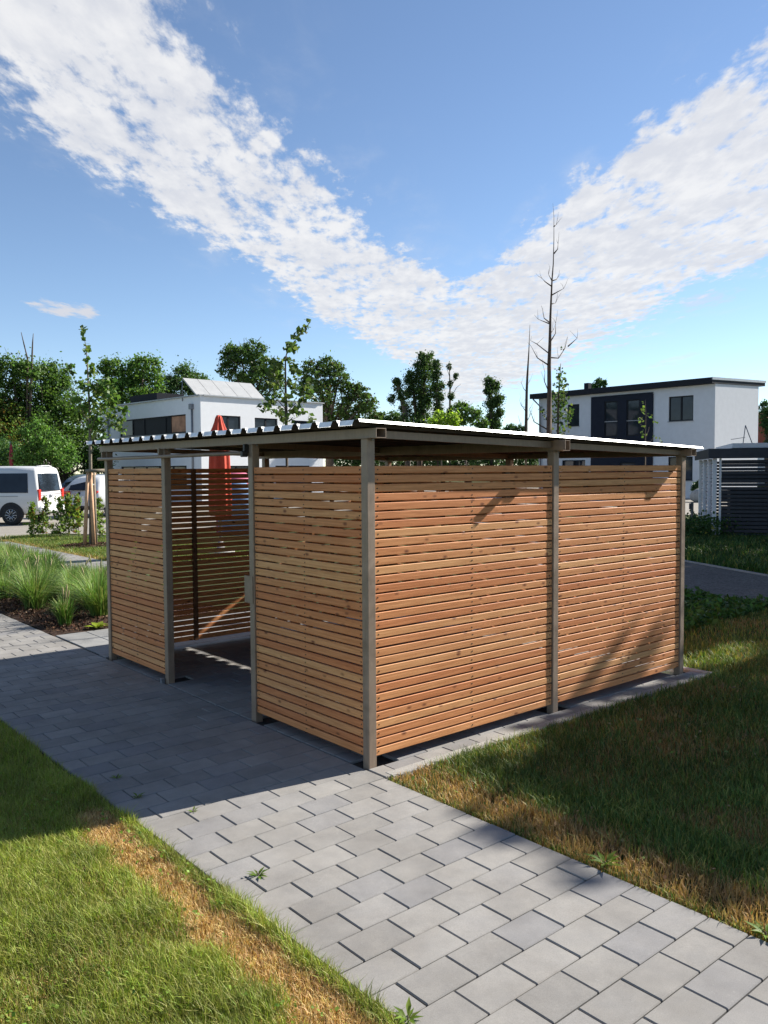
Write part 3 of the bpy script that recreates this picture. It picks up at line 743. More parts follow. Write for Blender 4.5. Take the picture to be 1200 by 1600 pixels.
def wheel(parent, x, y, r, w):
    s_ = 1 if y > 0 else -1
    t = MB().lathe((0,0,0), [(r*.62,-w/2),(r*.93,-w/2),(r,-w/2+.03),(r,w/2-.03),(r*.93,w/2),(r*.62,w/2)], 24)
    R = np.array([[1,0,0],[0,0,1],[0,-1,0]])
    t.v = [tuple(np.array(v)@R+np.array((x,y,r))) for v in t.v]
    wo = t.build('wheel', M['tyre'], parent)
    m = MB(); m.tube([(x,y+s_*(w/2-.06),r),(x,y+s_*(w/2-.03),r)], r*.61, 20, smooth=False)
    m.build('rim_disc', M['tyre'], wo)
    sp = MB()
    for k in range(10):
        a = 2*math.pi*k/10; ca, sa = math.cos(a), math.sin(a)
        sp.tube([(x+ca*.04, y+s_*(w/2-.012), r+sa*.04), (x+ca*r*.60, y+s_*(w/2-.018), r+sa*r*.60)], [.018,.026], 5)
    sp.tube([(x,y+s_*(w/2-.03),r),(x,y+s_*(w/2-.004),r)], .06, 12)
    ring = [(x+math.cos(2*math.pi*k/24)*r*.60, y+s_*(w/2-.015), r+math.sin(2*math.pi*k/24)*r*.60) for k in range(25)]
    sp.tube(ring, .016, 6, cap=False)
    sp.build('rim', M['rim'], wo)
def side_glass(name, parent, xs, zb, zt, ys, yt, s_, mat):
    x0, x1, x0t, x1t = xs
    V = [(x0, s_*ys, zb), (x1, s_*ys, zb), (x1t, s_*yt, zt), (x0t, s_*yt, zt)]
    V2 = [(a, b-s_*.02, c) for a, b, c in V]
    return MB().add(V+V2, [(0,1,2,3),(7,6,5,4),(0,4,5,1),(1,5,6,2),(2,6,7,3),(3,7,4,0)]).build(name, mat, parent)
def van(center, ang):
    t = thing('parked_van', 'white passenger van with tinted windows parked nose away from the hedge', 'van', (center[0], center[1], -.012), ang)
    S = [section(-2.44,-2.30,.42,1.06,1.96,.84,.92,.76), section(-2.40,-2.22,.36,1.06,1.985,.90,.955,.80), section(-1.5,-1.5,.33,1.06,2.0,.92,.965,.82),
         section(.6,.6,.33,1.06,2.0,.92,.965,.82), section(1.45,.75,.33,1.06,1.97,.92,.96,.80), section(1.75,1.3,.33,1.05,1.45,.91,.95,.80),
         section(2.05,2.0,.36,.98,1.12,.90,.93,.82), section(2.40,2.38,.42,.85,.98,.82,.86,.74)]
    mb = MB(); loft(mb, S); bd = mb.build('body', M['carwhite'], t)
    for s_ in (1,-1):
        for a, b_ in ((-2.10,-.95),(-.82,.25),(.36,1.05)):
            side_glass('side_window', bd, (a, b_, a+.05, b_-.02 if b_ < .5 else b_-.28), 1.10, 1.76, .972, .872, s_, M['carglass'])
        for x in (-1.5, 1.50):
            arch = [(x+.42*math.cos(a), s_*.958, .36+.42*math.sin(a)) for a in np.linspace(-.25, math.pi+.25, 16)]
            MB().add([(x, s_*.970, .36)]+[(p_[0], s_*.971, p_[2]) for p_ in arch]+[(x, s_*.90, .36)]+[(p_[0], s_*.90, p_[2]) for p_ in arch],
                     [(0,i,i+1) for i in range(1,16)]+[(17, 17+i+1, 17+i) for i in range(1,16)]+[(i,17+i,18+i,i+1) for i in range(1,16)]).build('wheel_arch', M['tyre'], bd)
            wheel(t, x, s_*.88, .34, .22)
        MB().cbox((-2.425, s_*.83, 1.02), (.10,.15,.38), .02).build('tail_light', M['redlamp'], t)
        MB().box((-.4, s_*.972, .98), (2.7,.012,.02)).build('door_track', M['zinc'], bd)
        MB().cbox((1.02, s_*1.05, 1.22), (.12,.20,.24), .03).build('mirror', M['carwhite'], t)
    # rear hatch: window, plate, emblem, lettering block, bumper
    R = np.array([[math.cos(-.17),0,math.sin(-.17)],[0,1,0],[-math.sin(-.17),0,math.cos(-.17)]])
    MB().cbox((-2.368,0,1.45), (.03,1.44,.62), .012, R=np.array([[.987,0,.16],[0,1,0],[-.16,0,.987]])).build('rear_window', M['carglass'], t)
    MB().cbox((-2.46,0,.52), (.16,1.74,.24), .05).build('rear_bumper', M['carwhite'], t)
    MB().box((-2.465,0,1.065), (.012,1.50,.012)).build('hatch_seam', M['zinc'], t)
    MB().tube([(-2.445,0,.98),(-2.465,0,.98)], .06, 16).build('emblem', M['zinc'], t)
    MB().box((-2.455,.36,.98), (.012,.05,.05)).build('lettering', M['zinc'], t)
    MB().cbox((-2.455,0,.78), (.02,.52,.11), .004).build('number_plate', M['plate'], t)
    MB().box((-.1,0,.40), (4.2,1.5,.12)).build('underbody', M['tyre'], t)
    MB().tube([(-2.2,-.55,2.0),(-2.3,-.2,2.02),(-2.3,.2,2.02),(-2.2,.55,2.0)], .02, 6).build('roof_spoiler', M['carwhite'], t)
wc = np.array([5.58, 25.96]); a_ = math.radians(135)
offs = np.array([math.cos(a_)*-1.5-math.sin(a_)*.88, math.sin(a_)*-1.5+math.cos(a_)*.88])
van(wc-offs, a_)
def suv(center, ang, paint, label, name='parked_car'):
    t = thing(name, label, 'car', (center[0], center[1], -.012), ang)
    S = [section(-2.20,-1.75,.42,.98,1.52,.78,.86,.58), section(-2.14,-1.55,.34,.98,1.60,.86,.92,.64), section(-1.2,-1.1,.30,.96,1.66,.90,.93,.68), section(.1,.1,.28,.95,1.66,.90,.93,.69),
         section(1.0,.45,.30,.95,1.58,.90,.93,.66), section(1.25,1.05,.30,.95,1.14,.90,.93,.70), section(2.0,1.95,.34,.85,.98,.86,.88,.76), section(2.24,2.22,.42,.75,.84,.74,.76,.66)]
    mb = MB(); loft(mb, S); bd = mb.build('body', paint, t)
    for s_ in (1,-1):
        for a, b_, at_, bt_ in ((-1.75,-1.05,-1.45,-1.02), (-.98,-.05,-.95,-.05), (.02,1.0,.02,.55)):
            side_glass('side_window', bd, (a, b_, at_, bt_), 1.01, 1.46, .925, .775, s_, M['carglass'])
        for x in (-1.33, 1.35):
            MB().tube([(x, s_*.80, .36), (x, s_*.938, .36)], .41, 20, smooth=False).build('wheel_arch', M['tyre'], bd)
            wheel(t, x, s_*.86, .345, .22)
        MB().cbox((-2.15, s_*.66, .99), (.12,.42,.13), .03).build('tail_light', M['redlamp'], t)
    MB().cbox((-1.90,0,1.26), (.03,1.24,.46), .012, R=np.array([[.78,0,.62],[0,1,0],[-.62,0,.78]])).build('rear_window', M['carglass'], t)
    MB().cbox((-2.20,0,.52), (.14,1.62,.26), .05).build('rear_bumper', paint, t)
    MB().box((-2.275,0,.43), (.02,1.3,.10)).build('bumper_trim', M['tyre'], t)
    MB().tube([(-2.17,0,.96),(-2.20,0,.96)], .055, 16).build('emblem', M['tyre'], t)
    MB().cbox((-2.205,0,.80), (.02,.52,.11), .004).build('number_plate', M['plate'], t)
    MB().box((0,0,.36), (3.6,1.4,.12)).build('underbody', M['tyre'], t)
a2 = math.radians(31)
g = ground(124, 809)
suv((g[0]+2.2*math.cos(a2), g[1]+2.2*math.sin(a2)), a2, M['carwhite'], 'white estate car seen from behind next to the white van')
g = at(158, 790, 43)
suv((g[0], g[1]), a2, M['carblue'], 'blue grey car parked beyond the white estate car')

# ------------------------------------------------------------------ foliage
def leaf_mesh(name, C, size, colr, parent, mat=None, aspect=.7, up=.25):
    n = len(C); C = np.asarray(C); size = np.asarray(size)[:, None]
    d = rs.normal(size=(n,3)); d[:,2] -= .2; d /= np.linalg.norm(d, axis=1)[:,None]
    nn = rs.normal(size=(n,3)); nn[:,2] += up*2; s_ = np.cross(d, nn); s_ /= np.linalg.norm(s_, axis=1)[:,None]+1e-9
    w = np.cross(s_, d)
    V = np.stack([C-d*size*.5, C+s_*size*aspect*.5+w*size*.08, C+d*size*.5, C-s_*size*aspect*.5+w*size*.08], 1).reshape(-1,3)
    F = np.arange(4*n).reshape(n,4)
    cv = np.repeat(colr, 4, 0)
    return np_mesh(name, V, F, mat or M['leaf'], parent, cv)
def leaf_cols(n, base, var=.35, alt=None, altp=.0):
    c = np.tile(np.array(base), (n,1))*(1+rs.uniform(-var, var, (n,1)))
    c *= 1+rs.uniform(-.12,.12,(n,3))
    if alt is not None:
        k = rs.rand(n) < altp; c[k] = np.array(alt)*(1+rs.uniform(-.3,.3,(k.sum(),1)))
    return np.clip(c, .003, .8)
def blob_points(c, r, n, sq=(1,1,1), clump=.36, m=None, fill=.35):
    """leaf positions in a lumpy crown mass: sub-clumps spread over and in a ball"""
    m = m or 22
    u = rs.normal(size=(m,3)); u /= np.linalg.norm(u,axis=1)[:,None]
    rad = rs.uniform(fill, 1.0, (m,1))**.6
    cc = u*rad*(1-clump*.5)*r
    k = rs.randint(0, m, n); cr = clump*r*rs.uniform(.55,1.25,m)
    v = rs.normal(size=(n,3)); v /= np.linalg.norm(v,axis=1)[:,None]
    v *= np.clip(np.abs(rs.normal(size=(n,1)))*.62, 0, 1.9)*cr[k][:,None]
    v[:,2] *= .8
    return np.array(c)+(cc[k]+v)*np.array(sq)
def px_tree(name, label, D, base_px, blobs, base_col, leaf, dens=1.0, trunk_r=.2, group=None, alt=None, altp=0, var=.4, trunk_paths=None, z0=-.03, clump=.46, cat='tree', m=30):
    """blobs: (px, py, r_px[, squash_z]) measured at depth D; every crown gets real depth jitter"""
    k = D/FOC
    g = at(base_px, 735, D); base = np.array([g[0], g[1], z0])
    t = thing(name, label, cat, base, 0, group)
    pts = []; sizes = []
    cents = []
    for b_ in blobs:
        c = at(b_[0], b_[1], D)+_fw*rs.uniform(-.5,.5)*b_[2]*k*1.6; r = b_[2]*k*1.16
        n = int(dens*330*(r/leaf)**1.35)+80
        pts.append(blob_points(c, r, n, (1,1,b_[3] if len(b_) > 3 else 1), clump, m)); cents.append((c, r))
    P_ = np.concatenate(pts)-base; P_ = P_[P_[:,2] > .05]
    n = len(P_)
    leaf_mesh('crown', P_, leaf*.52*rs.uniform(.6,1.4,n), leaf_cols(n, np.array(base_col)*1.75, var, alt, altp), t)
    mb = MB()
    topc = max(cents, key=lambda q: q[0][2])[0]-base
    if trunk_paths is None:
        mb.tube([(0,0,0), (topc[0]*.15, topc[1]*.15, topc[2]*.35), (topc[0]*.6, topc[1]*.6, topc[2]*.7), tuple(topc)], [trunk_r, trunk_r*.8, trunk_r*.45, trunk_r*.12], 8)
        for c, r in cents:
            c = c-base; s0 = np.array([topc[0]*.3, topc[1]*.3, min(c[2]*.6, topc[2]*.6)])
            mid = (s0+c)/2+np.array([0,0,.1*r])
            mb.tube([s0, mid, c], [trunk_r*.42, trunk_r*.28, trunk_r*.1], 6)
            for _ in range(4):
                e = c+rs.normal(size=3)*r*.5
                mb.tube([c, (c+e)/2+rs.normal(size=3)*r*.06, e], [trunk_r*.12, trunk_r*.08, trunk_r*.03], 5)
    else:
        for pth, ra in trunk_paths:
            mb.tube([np.array(q)-base for q in pth], ra, 7)
    mb.build('trunk', M['bark'], t)
    return t
GD, GM, GL, GY = (.042,.080,.018), (.070,.120,.025), (.11,.175,.035), (.22,.30,.035)
GRP = 'trees of the wood behind the car park'
# dense wood on the left
px_tree('woodland_tree', 'broad dark green tree at the end of the wood behind the van', 50, -70, [(-80,600,60),(-40,640,60),(-90,680,60),(-50,580,40),(-30,700,50)], GD, .30, group=GRP, alt=GM, altp=.3)
px_tree('woodland_tree', 'tall ivy dark tree with two bare twigs on top above the van roof', 47, 38, [(20,585,34),(52,592,36),(5,620,40),(60,640,44),(30,665,46),(75,690,40),(40,715,40),(8,700,40)], GM, .26, 1.1, group=GRP, alt=GD, altp=.4,
        )
px_tree('woodland_tree', 'rounded green tree with rust tinged leaves next to the ivy dark tree', 46, 5, [(-5,640,30),(20,655,32),(35,690,34),(0,690,38),(15,720,30)], (.070,.105,.020), .24, 1.1, group=GRP, alt=(.14,.075,.020), altp=.22)
px_tree('woodland_tree', 'dark green tree closing the wood beside the white flat roofed house', 49, 100, [(85,595,30),(105,625,34),(92,660,40),(125,660,30),(110,700,40),(140,705,32),(80,725,34),(150,725,26)], GM, .25, 1.1, group=GRP, alt=GD, altp=.45)
px_tree('woodland_shrub', 'bright leafy shrub at the foot of the wood between van and white car', 41, 85, [(60,680,26),(85,700,28),(55,712,26),(100,716,22)], (.075,.14,.030), .20, 1.0, .08, alt=GD, altp=.25, cat='shrub', group='shrubs at the foot of the wood')
px_tree('woodland_shrub', 'dark low shrub at the foot of the wood behind the flagpole', 42, 10, [(-10,700,30),(18,715,26),(0,730,24)], (.04,.085,.03), .20, 1.0, .08, alt=GL, altp=.2, cat='shrub', group='shrubs at the foot of the wood')
tw = thing('bare_sapling', 'two bare twigs rising above the dark wood crown', 'tree', (at(42,735,46.5)*np.array([1,1,0])))
_b = np.array(tw.location)
mb = MB()
for pp in ([(42,720),(43,560),(38,540),(33,519)], [(44,720),(50,560),(51,535),(52,521)]):
    mb.tube([at(x,y_,46.5)-_b for x,y_ in pp], [.09,.05,.035,.015], 6)
mb.build('trunk', M['bark'], tw)
px_tree('broadleaf_tree', 'round topped oak rising between the wood and the white flat roofed house', 58, 205, [(200,585,28),(225,575,26),(180,580,22),(235,605,24),(205,615,30),(172,610,22),(225,640,30),(190,650,30)], (.065,.115,.024), .34, 1.0, .3, alt=GL, altp=.25)
px_tree('broadleaf_tree', 'low dark tree crown behind the roof of the flat roofed house', 78, 285, [(285,590,22),(262,603,20),(308,600,22),(285,615,28),(320,612,16)], (.042,.075,.022), .36, 1.0, .3)
px_tree('broadleaf_tree', 'tall dark oak above the solar collectors', 70, 388, [(375,550,20),(400,548,18),(360,560,18),(415,570,20),(385,578,26),(355,580,14),(405,600,26),(375,605,22),(430,600,18),(430,575,14)], (.050,.088,.022), .34, .95, .35, alt=(.06,.09,.02), altp=.2, clump=.42)
px_tree('broadleaf_tree', 'wide dark tree right of the flat roofed house', 60, 515, [(490,580,18),(515,575,20),(480,600,20),(530,590,18),(545,610,14),(505,615,24),(560,615,14),(575,630,16),(540,640,24),(570,650,22),(500,645,24),(525,660,26),(590,655,12)], (.050,.085,.022), .32, .95, .35, alt=(.10,.06,.03), altp=.10, clump=.42)
def ivy(label, D, paths, blobs, leaf=.30, dens=1.0):
    blobs = [(a, b_, c*1.18, 1.3) for a, b_, c in blobs]
    tp = [([at(x,y_,D) for x, y_ in p_], r_) for p_, r_ in paths]
    g = at(paths[0][0][0][0], 735, D)
    for p_, _ in tp: p_.insert(0, np.array([p_[0][0], p_[0][1], -.03]))
    tp = [(p_, [q*.33 for q in [r_[0]]+list(r_)]) for p_, r_ in tp]
    return px_tree('ivy_clad_tree', label, D, paths[0][0][0][0], blobs, (.038,.066,.020), leaf*.8, dens, .2, 'ivy clad trees behind the shelter roof', trunk_paths=tp, clump=.55, alt=(.05,.08,.02), altp=.15)
ivy('leaning ivy clad trunk with a thin broken top', 55, [([(637,690),(632,640),(624,610),(620,590)], [.6,.5,.35,.12])], [(622,602,7),(628,618,8),(612,624,6),(633,634,9),(637,655,11),(640,672,12),(619,595,5)], .24)
ivy('largest ivy clad tree with an open double crown', 56, [([(658,700),(660,640),(662,600),(664,565)], [.8,.6,.4,.15]), ([(655,680),(648,630),(645,600)], [.5,.35,.15])], [(664,565,9),(655,575,9),(672,572,8),(645,590,10),(662,592,12),(640,600,8),(650,608,11),(668,612,9),(655,630,13),(664,632,10),(660,655,14),(656,675,14),(680,615,6),(638,615,6),(672,556,5),(658,556,5)], .26)
ivy('slim upright ivy clad tree beside the double crowned one', 55, [([(684,700),(684,640),(683,600),(682,568)], [.45,.35,.25,.1])], [(682,570,6),(684,585,7),(682,602,8),(690,603,6),(685,620,8),(684,638,8),(684,655,9),(678,588,5)], .24)
ivy('sparse half bare ivy trunk next to the slim upright one', 55, [([(703,700),(703,640),(703,600),(702,565)], [.3,.22,.15,.04]), ([(703,610),(712,590),(716,586)], [.1,.06,.02]), ([(703,590),(697,572)], [.08,.02]), ([(703,625),(713,606),(720,600)], [.08,.05,.02])], [(703,600,4),(704,620,5),(703,640,6),(702,572,4),(712,588,4),(703,655,7)], .20, .8)
ivy('lone ivy clad column tree above the shelter roof', 55, [([(768,700),(768,650),(767,620),(764,595)], [.55,.4,.3,.1])], [(764,597,7),(774,603,8),(770,618,9),(780,625,7),(768,635,9),(782,645,6),(769,652,10),(766,668,11),(776,664,7),(760,610,5)], .26)
px_tree('garden_shrub', 'yellow green shrub glowing between the ivy clad trees', 42, 690, [(688,655,14),(705,657,14),(675,660,10)], GY, .20, 1.0, .06, alt=GL, altp=.3, cat='shrub')
px_tree('garden_shrub', 'mid green bush right of the yellow green shrub', 50, 730, [(722,640,14),(738,652,16),(715,655,14),(752,664,12)], (.055,.10,.025), .25, 1.0, .08, alt=GL, altp=.3, cat='shrub')
px_tree('garden_shrub', 'low far hedge mass left of the leaning ivy trunk', 62, 600, [(598,656,12),(615,654,12),(580,662,12),(630,660,10)], (.045,.085,.028), .3, 1.0, .1, cat='shrub')
px_tree('far_hedge', 'long dark hedge closing the view between the two white houses', 66, 690, [(x_, 718, 26) for x_ in range(540, 860, 26)], (.035,.065,.022), .35, .8, .1, cat='hedge')
px_tree('garden_shrub', 'distant dark bush peeping over the shelter roof near the bare tree', 80, 800, [(800,672,10),(812,672,8),(790,674,8)], (.025,.05,.018), .35, 1.0, .1, cat='shrub')
px_tree('broadleaf_tree', 'small tree top peeping over the dark roof of the monopitch house', 72, 938, [(936,598,8),(944,599,6),(930,603,6),(938,620,14)], (.028,.06,.018), .28, 1.0, .2)
px_tree('broadleaf_tree', 'dark tree beside the far gable of the monopitch house', 75, 1200, [(1195,640,14),(1210,650,18),(1200,665,14),(1225,640,20),(1205,690,16)], (.025,.055,.018), .3, 1.0, .25)

# ------------------------------------------------------------------ young trees close by
def branch_tree(name, label, D, trunk, rads, branches, leaves=None, leaf=.09, colr=GM, mat='bark', jit=.35, extra=None, cat='tree', var=.4, alt=None, altp=0.):
    g = at(trunk[0][0], trunk[0][1], D); base = np.array([g[0], g[1], -.03])
    t = thing(name, label, cat, base)
    tr = MB(); P_ = [np.array([0,0,0.0])]+[at(x,y_,D)-base for x,y_ in trunk]; tr.tube(P_, [rads[0]*1.05]+list(rads), 9)
    tr.build('trunk', M[mat], t)
    for br in branches:
        dz = rs.uniform(-jit, jit); n = len(br); m = MB()
        pts = [at(x,y_,D)-base+_fw*dz*(i/(n-1)) for i,(x,y_) in enumerate(br)]
        m.tube(pts, np.linspace(rads[0]*.26, rads[0]*.06, n), 6)
        for _ in range(2):
            i = rs.randint(1, n); q = pts[i]; e = q+np.array([rs.uniform(-.1,.1), rs.uniform(-.1,.1), rs.uniform(.05,.18)])
            m.tube([q, (q+e)/2+rs.normal(size=3)*.01, e], [rads[0]*.07, rads[0]*.05, rads[0]*.02], 5)
        m.build('branch', M[mat], t)
    if leaves:
        pts = []
        for px, py, r, n in leaves:
            c = at(px,py,D)-base+_fw*rs.uniform(-.25,.25); v = rs.normal(size=(n,3)); v /= np.linalg.norm(v,axis=1)[:,None]
            pts.append(c+v*(rs.rand(n,1)**.6)*1.45*r*D/FOC)
        Pp = np.concatenate(pts); n = len(Pp)
        leaf_mesh('crown', Pp, leaf*rs.uniform(.6,1.3,n), leaf_cols(n, np.array(colr)*1.35, var, alt, altp), t, aspect=.85)
    return t
z4 = lambda L_: [(800+x/4, 300+y_/4) for x, y_ in L_]
branch_tree('bare_tree', 'leafless young tree with upswept branches behind the shelter', 12, z4([(232,1500),(233,1250),(232,1080),(237,950),(240,780),(250,550),(258,450),(262,300),(262,150),(255,70)]),
    [.040,.032,.028,.023,.016,.011,.008,.005,.003,.001],
    [z4(b_) for b_ in ([(240,1035),(300,1030),(350,960),(378,880)], [(225,1080),(150,1045),(105,985)], [(232,1010),(160,945),(125,918)], [(230,1250),(195,1190),(190,1140)],
     [(240,935),(285,870),(298,790)], [(240,820),(208,780),(205,715)], [(248,590),(215,550),(205,520)], [(250,555),(290,530),(308,505)], [(230,1490),(130,1440),(95,1365)],
     [(262,385),(290,350),(297,310)], [(242,880),(270,850)], [(245,700),(300,660)], [(247,645),(305,625)], [(238,825),(187,765)], [(350,965),(395,925)], [(262,215),(285,190)], [(250,555),(238,500)])], mat='bark')
branch_tree('bare_tree', 'thin leafless whip tree beside the taller bare tree', 15, z4([(88,1490),(92,1250),(96,1150),(105,1000),(112,830)]), [.030,.024,.020,.010,.003],
    [z4(b_) for b_ in ([(85,1480),(55,1460),(35,1400)], [(92,1250),(75,1230),(60,1190)], [(92,1440),(110,1400),(130,1340)], [(92,1380),(70,1330),(62,1290)], [(95,1200),(120,1180)], [(95,1350),(60,1335)])])
branch_tree('young_tree', 'narrow leafy young tree beside the bare tree trunk', 14, [(872,690),(872,640),(874,600),(876,568)], [.022,.018,.012,.004], [[(872,660),(860,640)],[(873,630),(886,612)],[(872,650),(890,640)]],
    [(876,575,5,10),(874,590,7,26),(872,605,9,44),(880,612,8,36),(870,622,9,44),(882,628,9,44),(876,642,11,60),(886,650,8,36),(868,655,9,40),(848,650,6,16),(846,640,4,8),(878,664,11,50),(894,640,4,8),(879,543,3,5)], .062, (.050,.085,.026), alt=(.12,.15,.05), altp=.25)
branch_tree('young_tree', 'sparse sapling in front of the navy wall panel', 15, [(1008,720),(1008,680),(1009,650),(1008,625)], [.014,.011,.008,.003], [[(1008,690),(1022,665)],[(1008,700),(1030,682)],[(1008,670),(1002,655)]],
    [(1008,626,3,4),(1009,640,5,8),(1005,655,5,9),(1012,652,4,6),(1002,668,4,6),(1022,661,3,4),(1031,681,3,4),(1027,690,4,6),(1012,676,5,8)], .055, (.10,.14,.04))
branch_tree('young_tree', 'slender young tree with long leafy leader behind the shelter roof', 15, [(448,690),(447,640),(446,600),(446,560),(450,545),(463,530),(475,515),(484,505)], [.032,.027,.020,.013,.009,.007,.005,.002],
    [[(447,640),(425,615),(415,600)],[(447,645),(470,625),(478,610)],[(446,620),(430,590),(432,570)],[(447,655),(425,640),(412,632)],[(447,660),(470,650)],[(446,600),(462,585)]],
    [(483,504,4,8),(477,511,4,8),(471,520,5,12),(465,530,5,12),(456,538,7,26),(453,547,7,22),(450,560,5,8),(456,565,6,16),(460,580,7,20),(434,570,9,34),(428,585,8,26),(440,592,7,18),(424,600,8,24),(455,598,7,18),(432,615,9,24),(462,608,7,16),(478,602,9,26),(470,620,10,34),(482,618,7,20),(425,628,9,24),(455,630,9,24),(440,645,9,26),(460,644,8,20),(412,632,7,14),(408,638,5,8),(425,642,5,8),(474,644,5,8),(485,655,6,14),(447,658,8,16)], .105, (.060,.095,.026), alt=(.15,.19,.06), altp=.28)

# staked street tree with its tripod
def at_g(px, py): return ground(px, py)
gs = ground(140, 853); D_s = (gs-CAM)@_fw
branch_tree('staked_tree', 'staked young maple with long leader standing in the mulch ring', D_s, [(142,853),(142,760),(141,700),(140,640),(137,580),(135,545),(128,510)], [.045,.040,.036,.028,.018,.010,.003],
    [[(141,680),(155,650),(170,625)],[(141,670),(128,640),(122,610),(112,575)],[(140,650),(150,620),(158,590)],[(141,690),(165,668),(185,660)],[(141,660),(125,640)],[(140,640),(160,610)]],
    [(128,510,3,6),(130,517,3,6),(131,522,3,5),(133,530,2,3),(135,541,5,14),(135,549,4,7),(136,562,4,9),(138,572,5,14),(140,582,6,20),(113,573,5,12),(116,583,4,9),(121,596,6,16),(128,602,7,18),(140,600,10,34),(155,595,9,30),(150,610,12,50),(170,600,10,30),(165,615,12,44),(180,612,10,30),(142,625,13,50),(160,635,14,60),(180,632,11,40),(130,640,10,36),(150,655,14,60),(172,652,13,50),(190,640,8,20),(138,670,11,40),(160,672,10,30),(182,668,9,22),(145,688,10,26),(120,625,7,16),(192,655,6,10),(165,690,7,12),(180,690,4,6)], .125, (.070,.120,.028), 'palebark', jit=.6, alt=(.17,.22,.06), altp=.25)
st = thing('tree_stake_tripod', 'wooden stake frame with round crossbars round the young maple', 'tree stake', (gs[0], gs[1], -.02))
sb = np.array([gs[0], gs[1], -.02])
tops = []
for bx_, tx, ty, dd in ((132,137.5,736,-.12), (147,141,738,-.05), (149.5,146,738,.35)):
    b0 = at(bx_, 852, D_s+dd); b0[2] = -.05; t0 = at(tx, ty, D_s+dd*.7); tops.append(t0)
    MB().tube([b0-sb, t0-sb], [.048,.044], 10).build('stake', M['stake'] if bx_ < 149 else M['palebark'], st)
MB().tube([at(133,736,D_s-.15)-sb, at(165,735,D_s+.05)-sb], .042, 10).build('crossbar', M['palebark'], st)
MB().tube([at(137,741,D_s-.12)-sb, at(148,741,D_s+.45)-sb], .036, 10).build('crossbar', M['stake'], st)
MB().box(at(145,757,D_s)-sb, (.06,.06,.03)).build('tie_band', M['whitepaint'], st)

# young conifer-like hedge plants along the parking edge
HG = 'young hedge plants along the parking area'
def hedge_plant(px, py, h, label, colr, wdt=.28):
    g = ground(px, py); t = thing('hedge_plant', label, 'shrub', (g[0],g[1],-.03), 0, HG)
    m = MB().tube([(0,0,0),(.01,.01,h*.5),(0,0,h)], [.012,.009,.003], 6)
    pts = []
    for i in range(26):
        z = h*(.12+.85*i/26); a = rs.uniform(0, 6.28); L_ = wdt*(1.05-.85*i/26)*rs.uniform(.6,1.15)
        e = np.array([math.cos(a)*L_, math.sin(a)*L_, z+L_*.15]); m.tube([(0,0,z), e*np.array([.5,.5,1])+np.array([0,0,.02-L_*.05]), e], [.005,.004,.002], 5)
        n = 18; f = rs.rand(n,1)**.7
        pts.append(np.array([0,0,z])+(e-np.array([0,0,z]))*f+rs.normal(size=(n,3))*.035)
    m.build('stem', M['bark'], t)
    P_ = np.concatenate(pts); leaf_mesh('foliage', P_, .085*rs.uniform(.6,1.3,len(P_)), leaf_cols(len(P_), np.array(colr)*1.45, .35, (.26,.13,.04), .08), t)
for a in ((52,840,1.02,'first young hedge plant in front of the van rear wheel',(.12,.17,.035)), (72,838,1.18,'rust tipped hedge plant in front of the van tail light',(.09,.13,.03)),
          (95,839,1.15,'hedge plant with thin top below the van bumper corner',(.11,.16,.035)), (107,838,1.25,'bushiest hedge plant in front of the white estate car',(.14,.19,.035)),
          (123,838,1.22,'hedge plant right next to the wooden tree stakes',(.14,.19,.035)), (156,842,1.15,'hedge plant between tree stakes and shelter corner post',(.12,.17,.035))):
    hedge_plant(*a)

# ------------------------------------------------------------------ garden objects behind the shelter
def parasol():
    g = at(343, 735, 18); t = thing('closed_parasol', 'closed orange red parasol standing behind the shelter', 'parasol', (g[0],g[1],-.03))
    zt = 3.02
    MB().tube([(0,0,0),(0,0,2.9)], .028, 10).build('pole', M['zinc'], t)
    MB().lathe((0,0,0), [(.26,0),(.30,.02),(.30,.07),(.10,.10),(.05,.30)], 24).build('base', M['stone'], t)
    MB().lathe((0,0,0), [(.225,.85),(.235,1.2),(.225,1.7),(.205,2.2),(.165,2.55),(.08,2.80),(.04,zt-.1)], 64, .11, 8).build('canopy', M['parasol'], t)
    MB().lathe((0,0,0), [(.205,2.58),(.185,2.64),(.135,2.76),(.095,2.87),(.075,2.95),(.06,zt-.03),(.02,zt)], 64, .10, 8).build('top_vent', M['parasol'], t)
parasol()
g = at(371, 745, 24); tn = thing('play_tent', 'small pink and blue domed play tent beside the closed parasol', 'tent', (g[0],g[1],-.03))
MB().lathe((0,0,0), [(.62,0),(.62,1.2),(.50,1.52),(.32,1.72),(.1,1.82)], 24).build('dome', M['pink'], tn)
MB().lathe((-.12,-.12,0), [(.52,0),(.56,1.15),(.42,1.46),(.22,1.60)], 24).build('window_panel', M['blue'], tn)
g = at(17, 735, 40); fl = thing('flagpole', 'thin grey pole with furled dark red flag in front of the wood', 'flagpole', (g[0],g[1],-.03))
MB().tube([(0,0,0),(0,0,3.3)], [.03,.022], 8).build('pole', M['zinc'], fl)
MB().lathe((.03,-.02,0), [(.03,2.0),(.09,2.25),(.08,2.7),(.05,3.05),(.02,3.2)], 16, .2, 4).build('flag', M['flag'], fl)
g = ground(1081, 836); bp = thing('wooden_post', 'short weathered post with a small box by the carport', 'post', (g[0],g[1],-.03))
MB().cbox((0,0,.46), (.055,.055,.92), .005).build('shaft', M['greywood'], bp); MB().cbox((-.035,.03,.80), (.07,.05,.16), .004).build('box', M['slatdark'], bp)
g = at(1096, 768, 44); bo = thing('garden_boulder', 'pale grey boulder lying by the base of the monopitch house', 'boulder', (g[0],g[1],-.03))
def boulder():
    m = MB().lathe((0,0,0), [(.30,0),(.52,.15),(.55,.35),(.45,.58),(.22,.72),(.05,.76)], 14, .08, 3); m.build('rock', M['stone'], bo)
boulder()
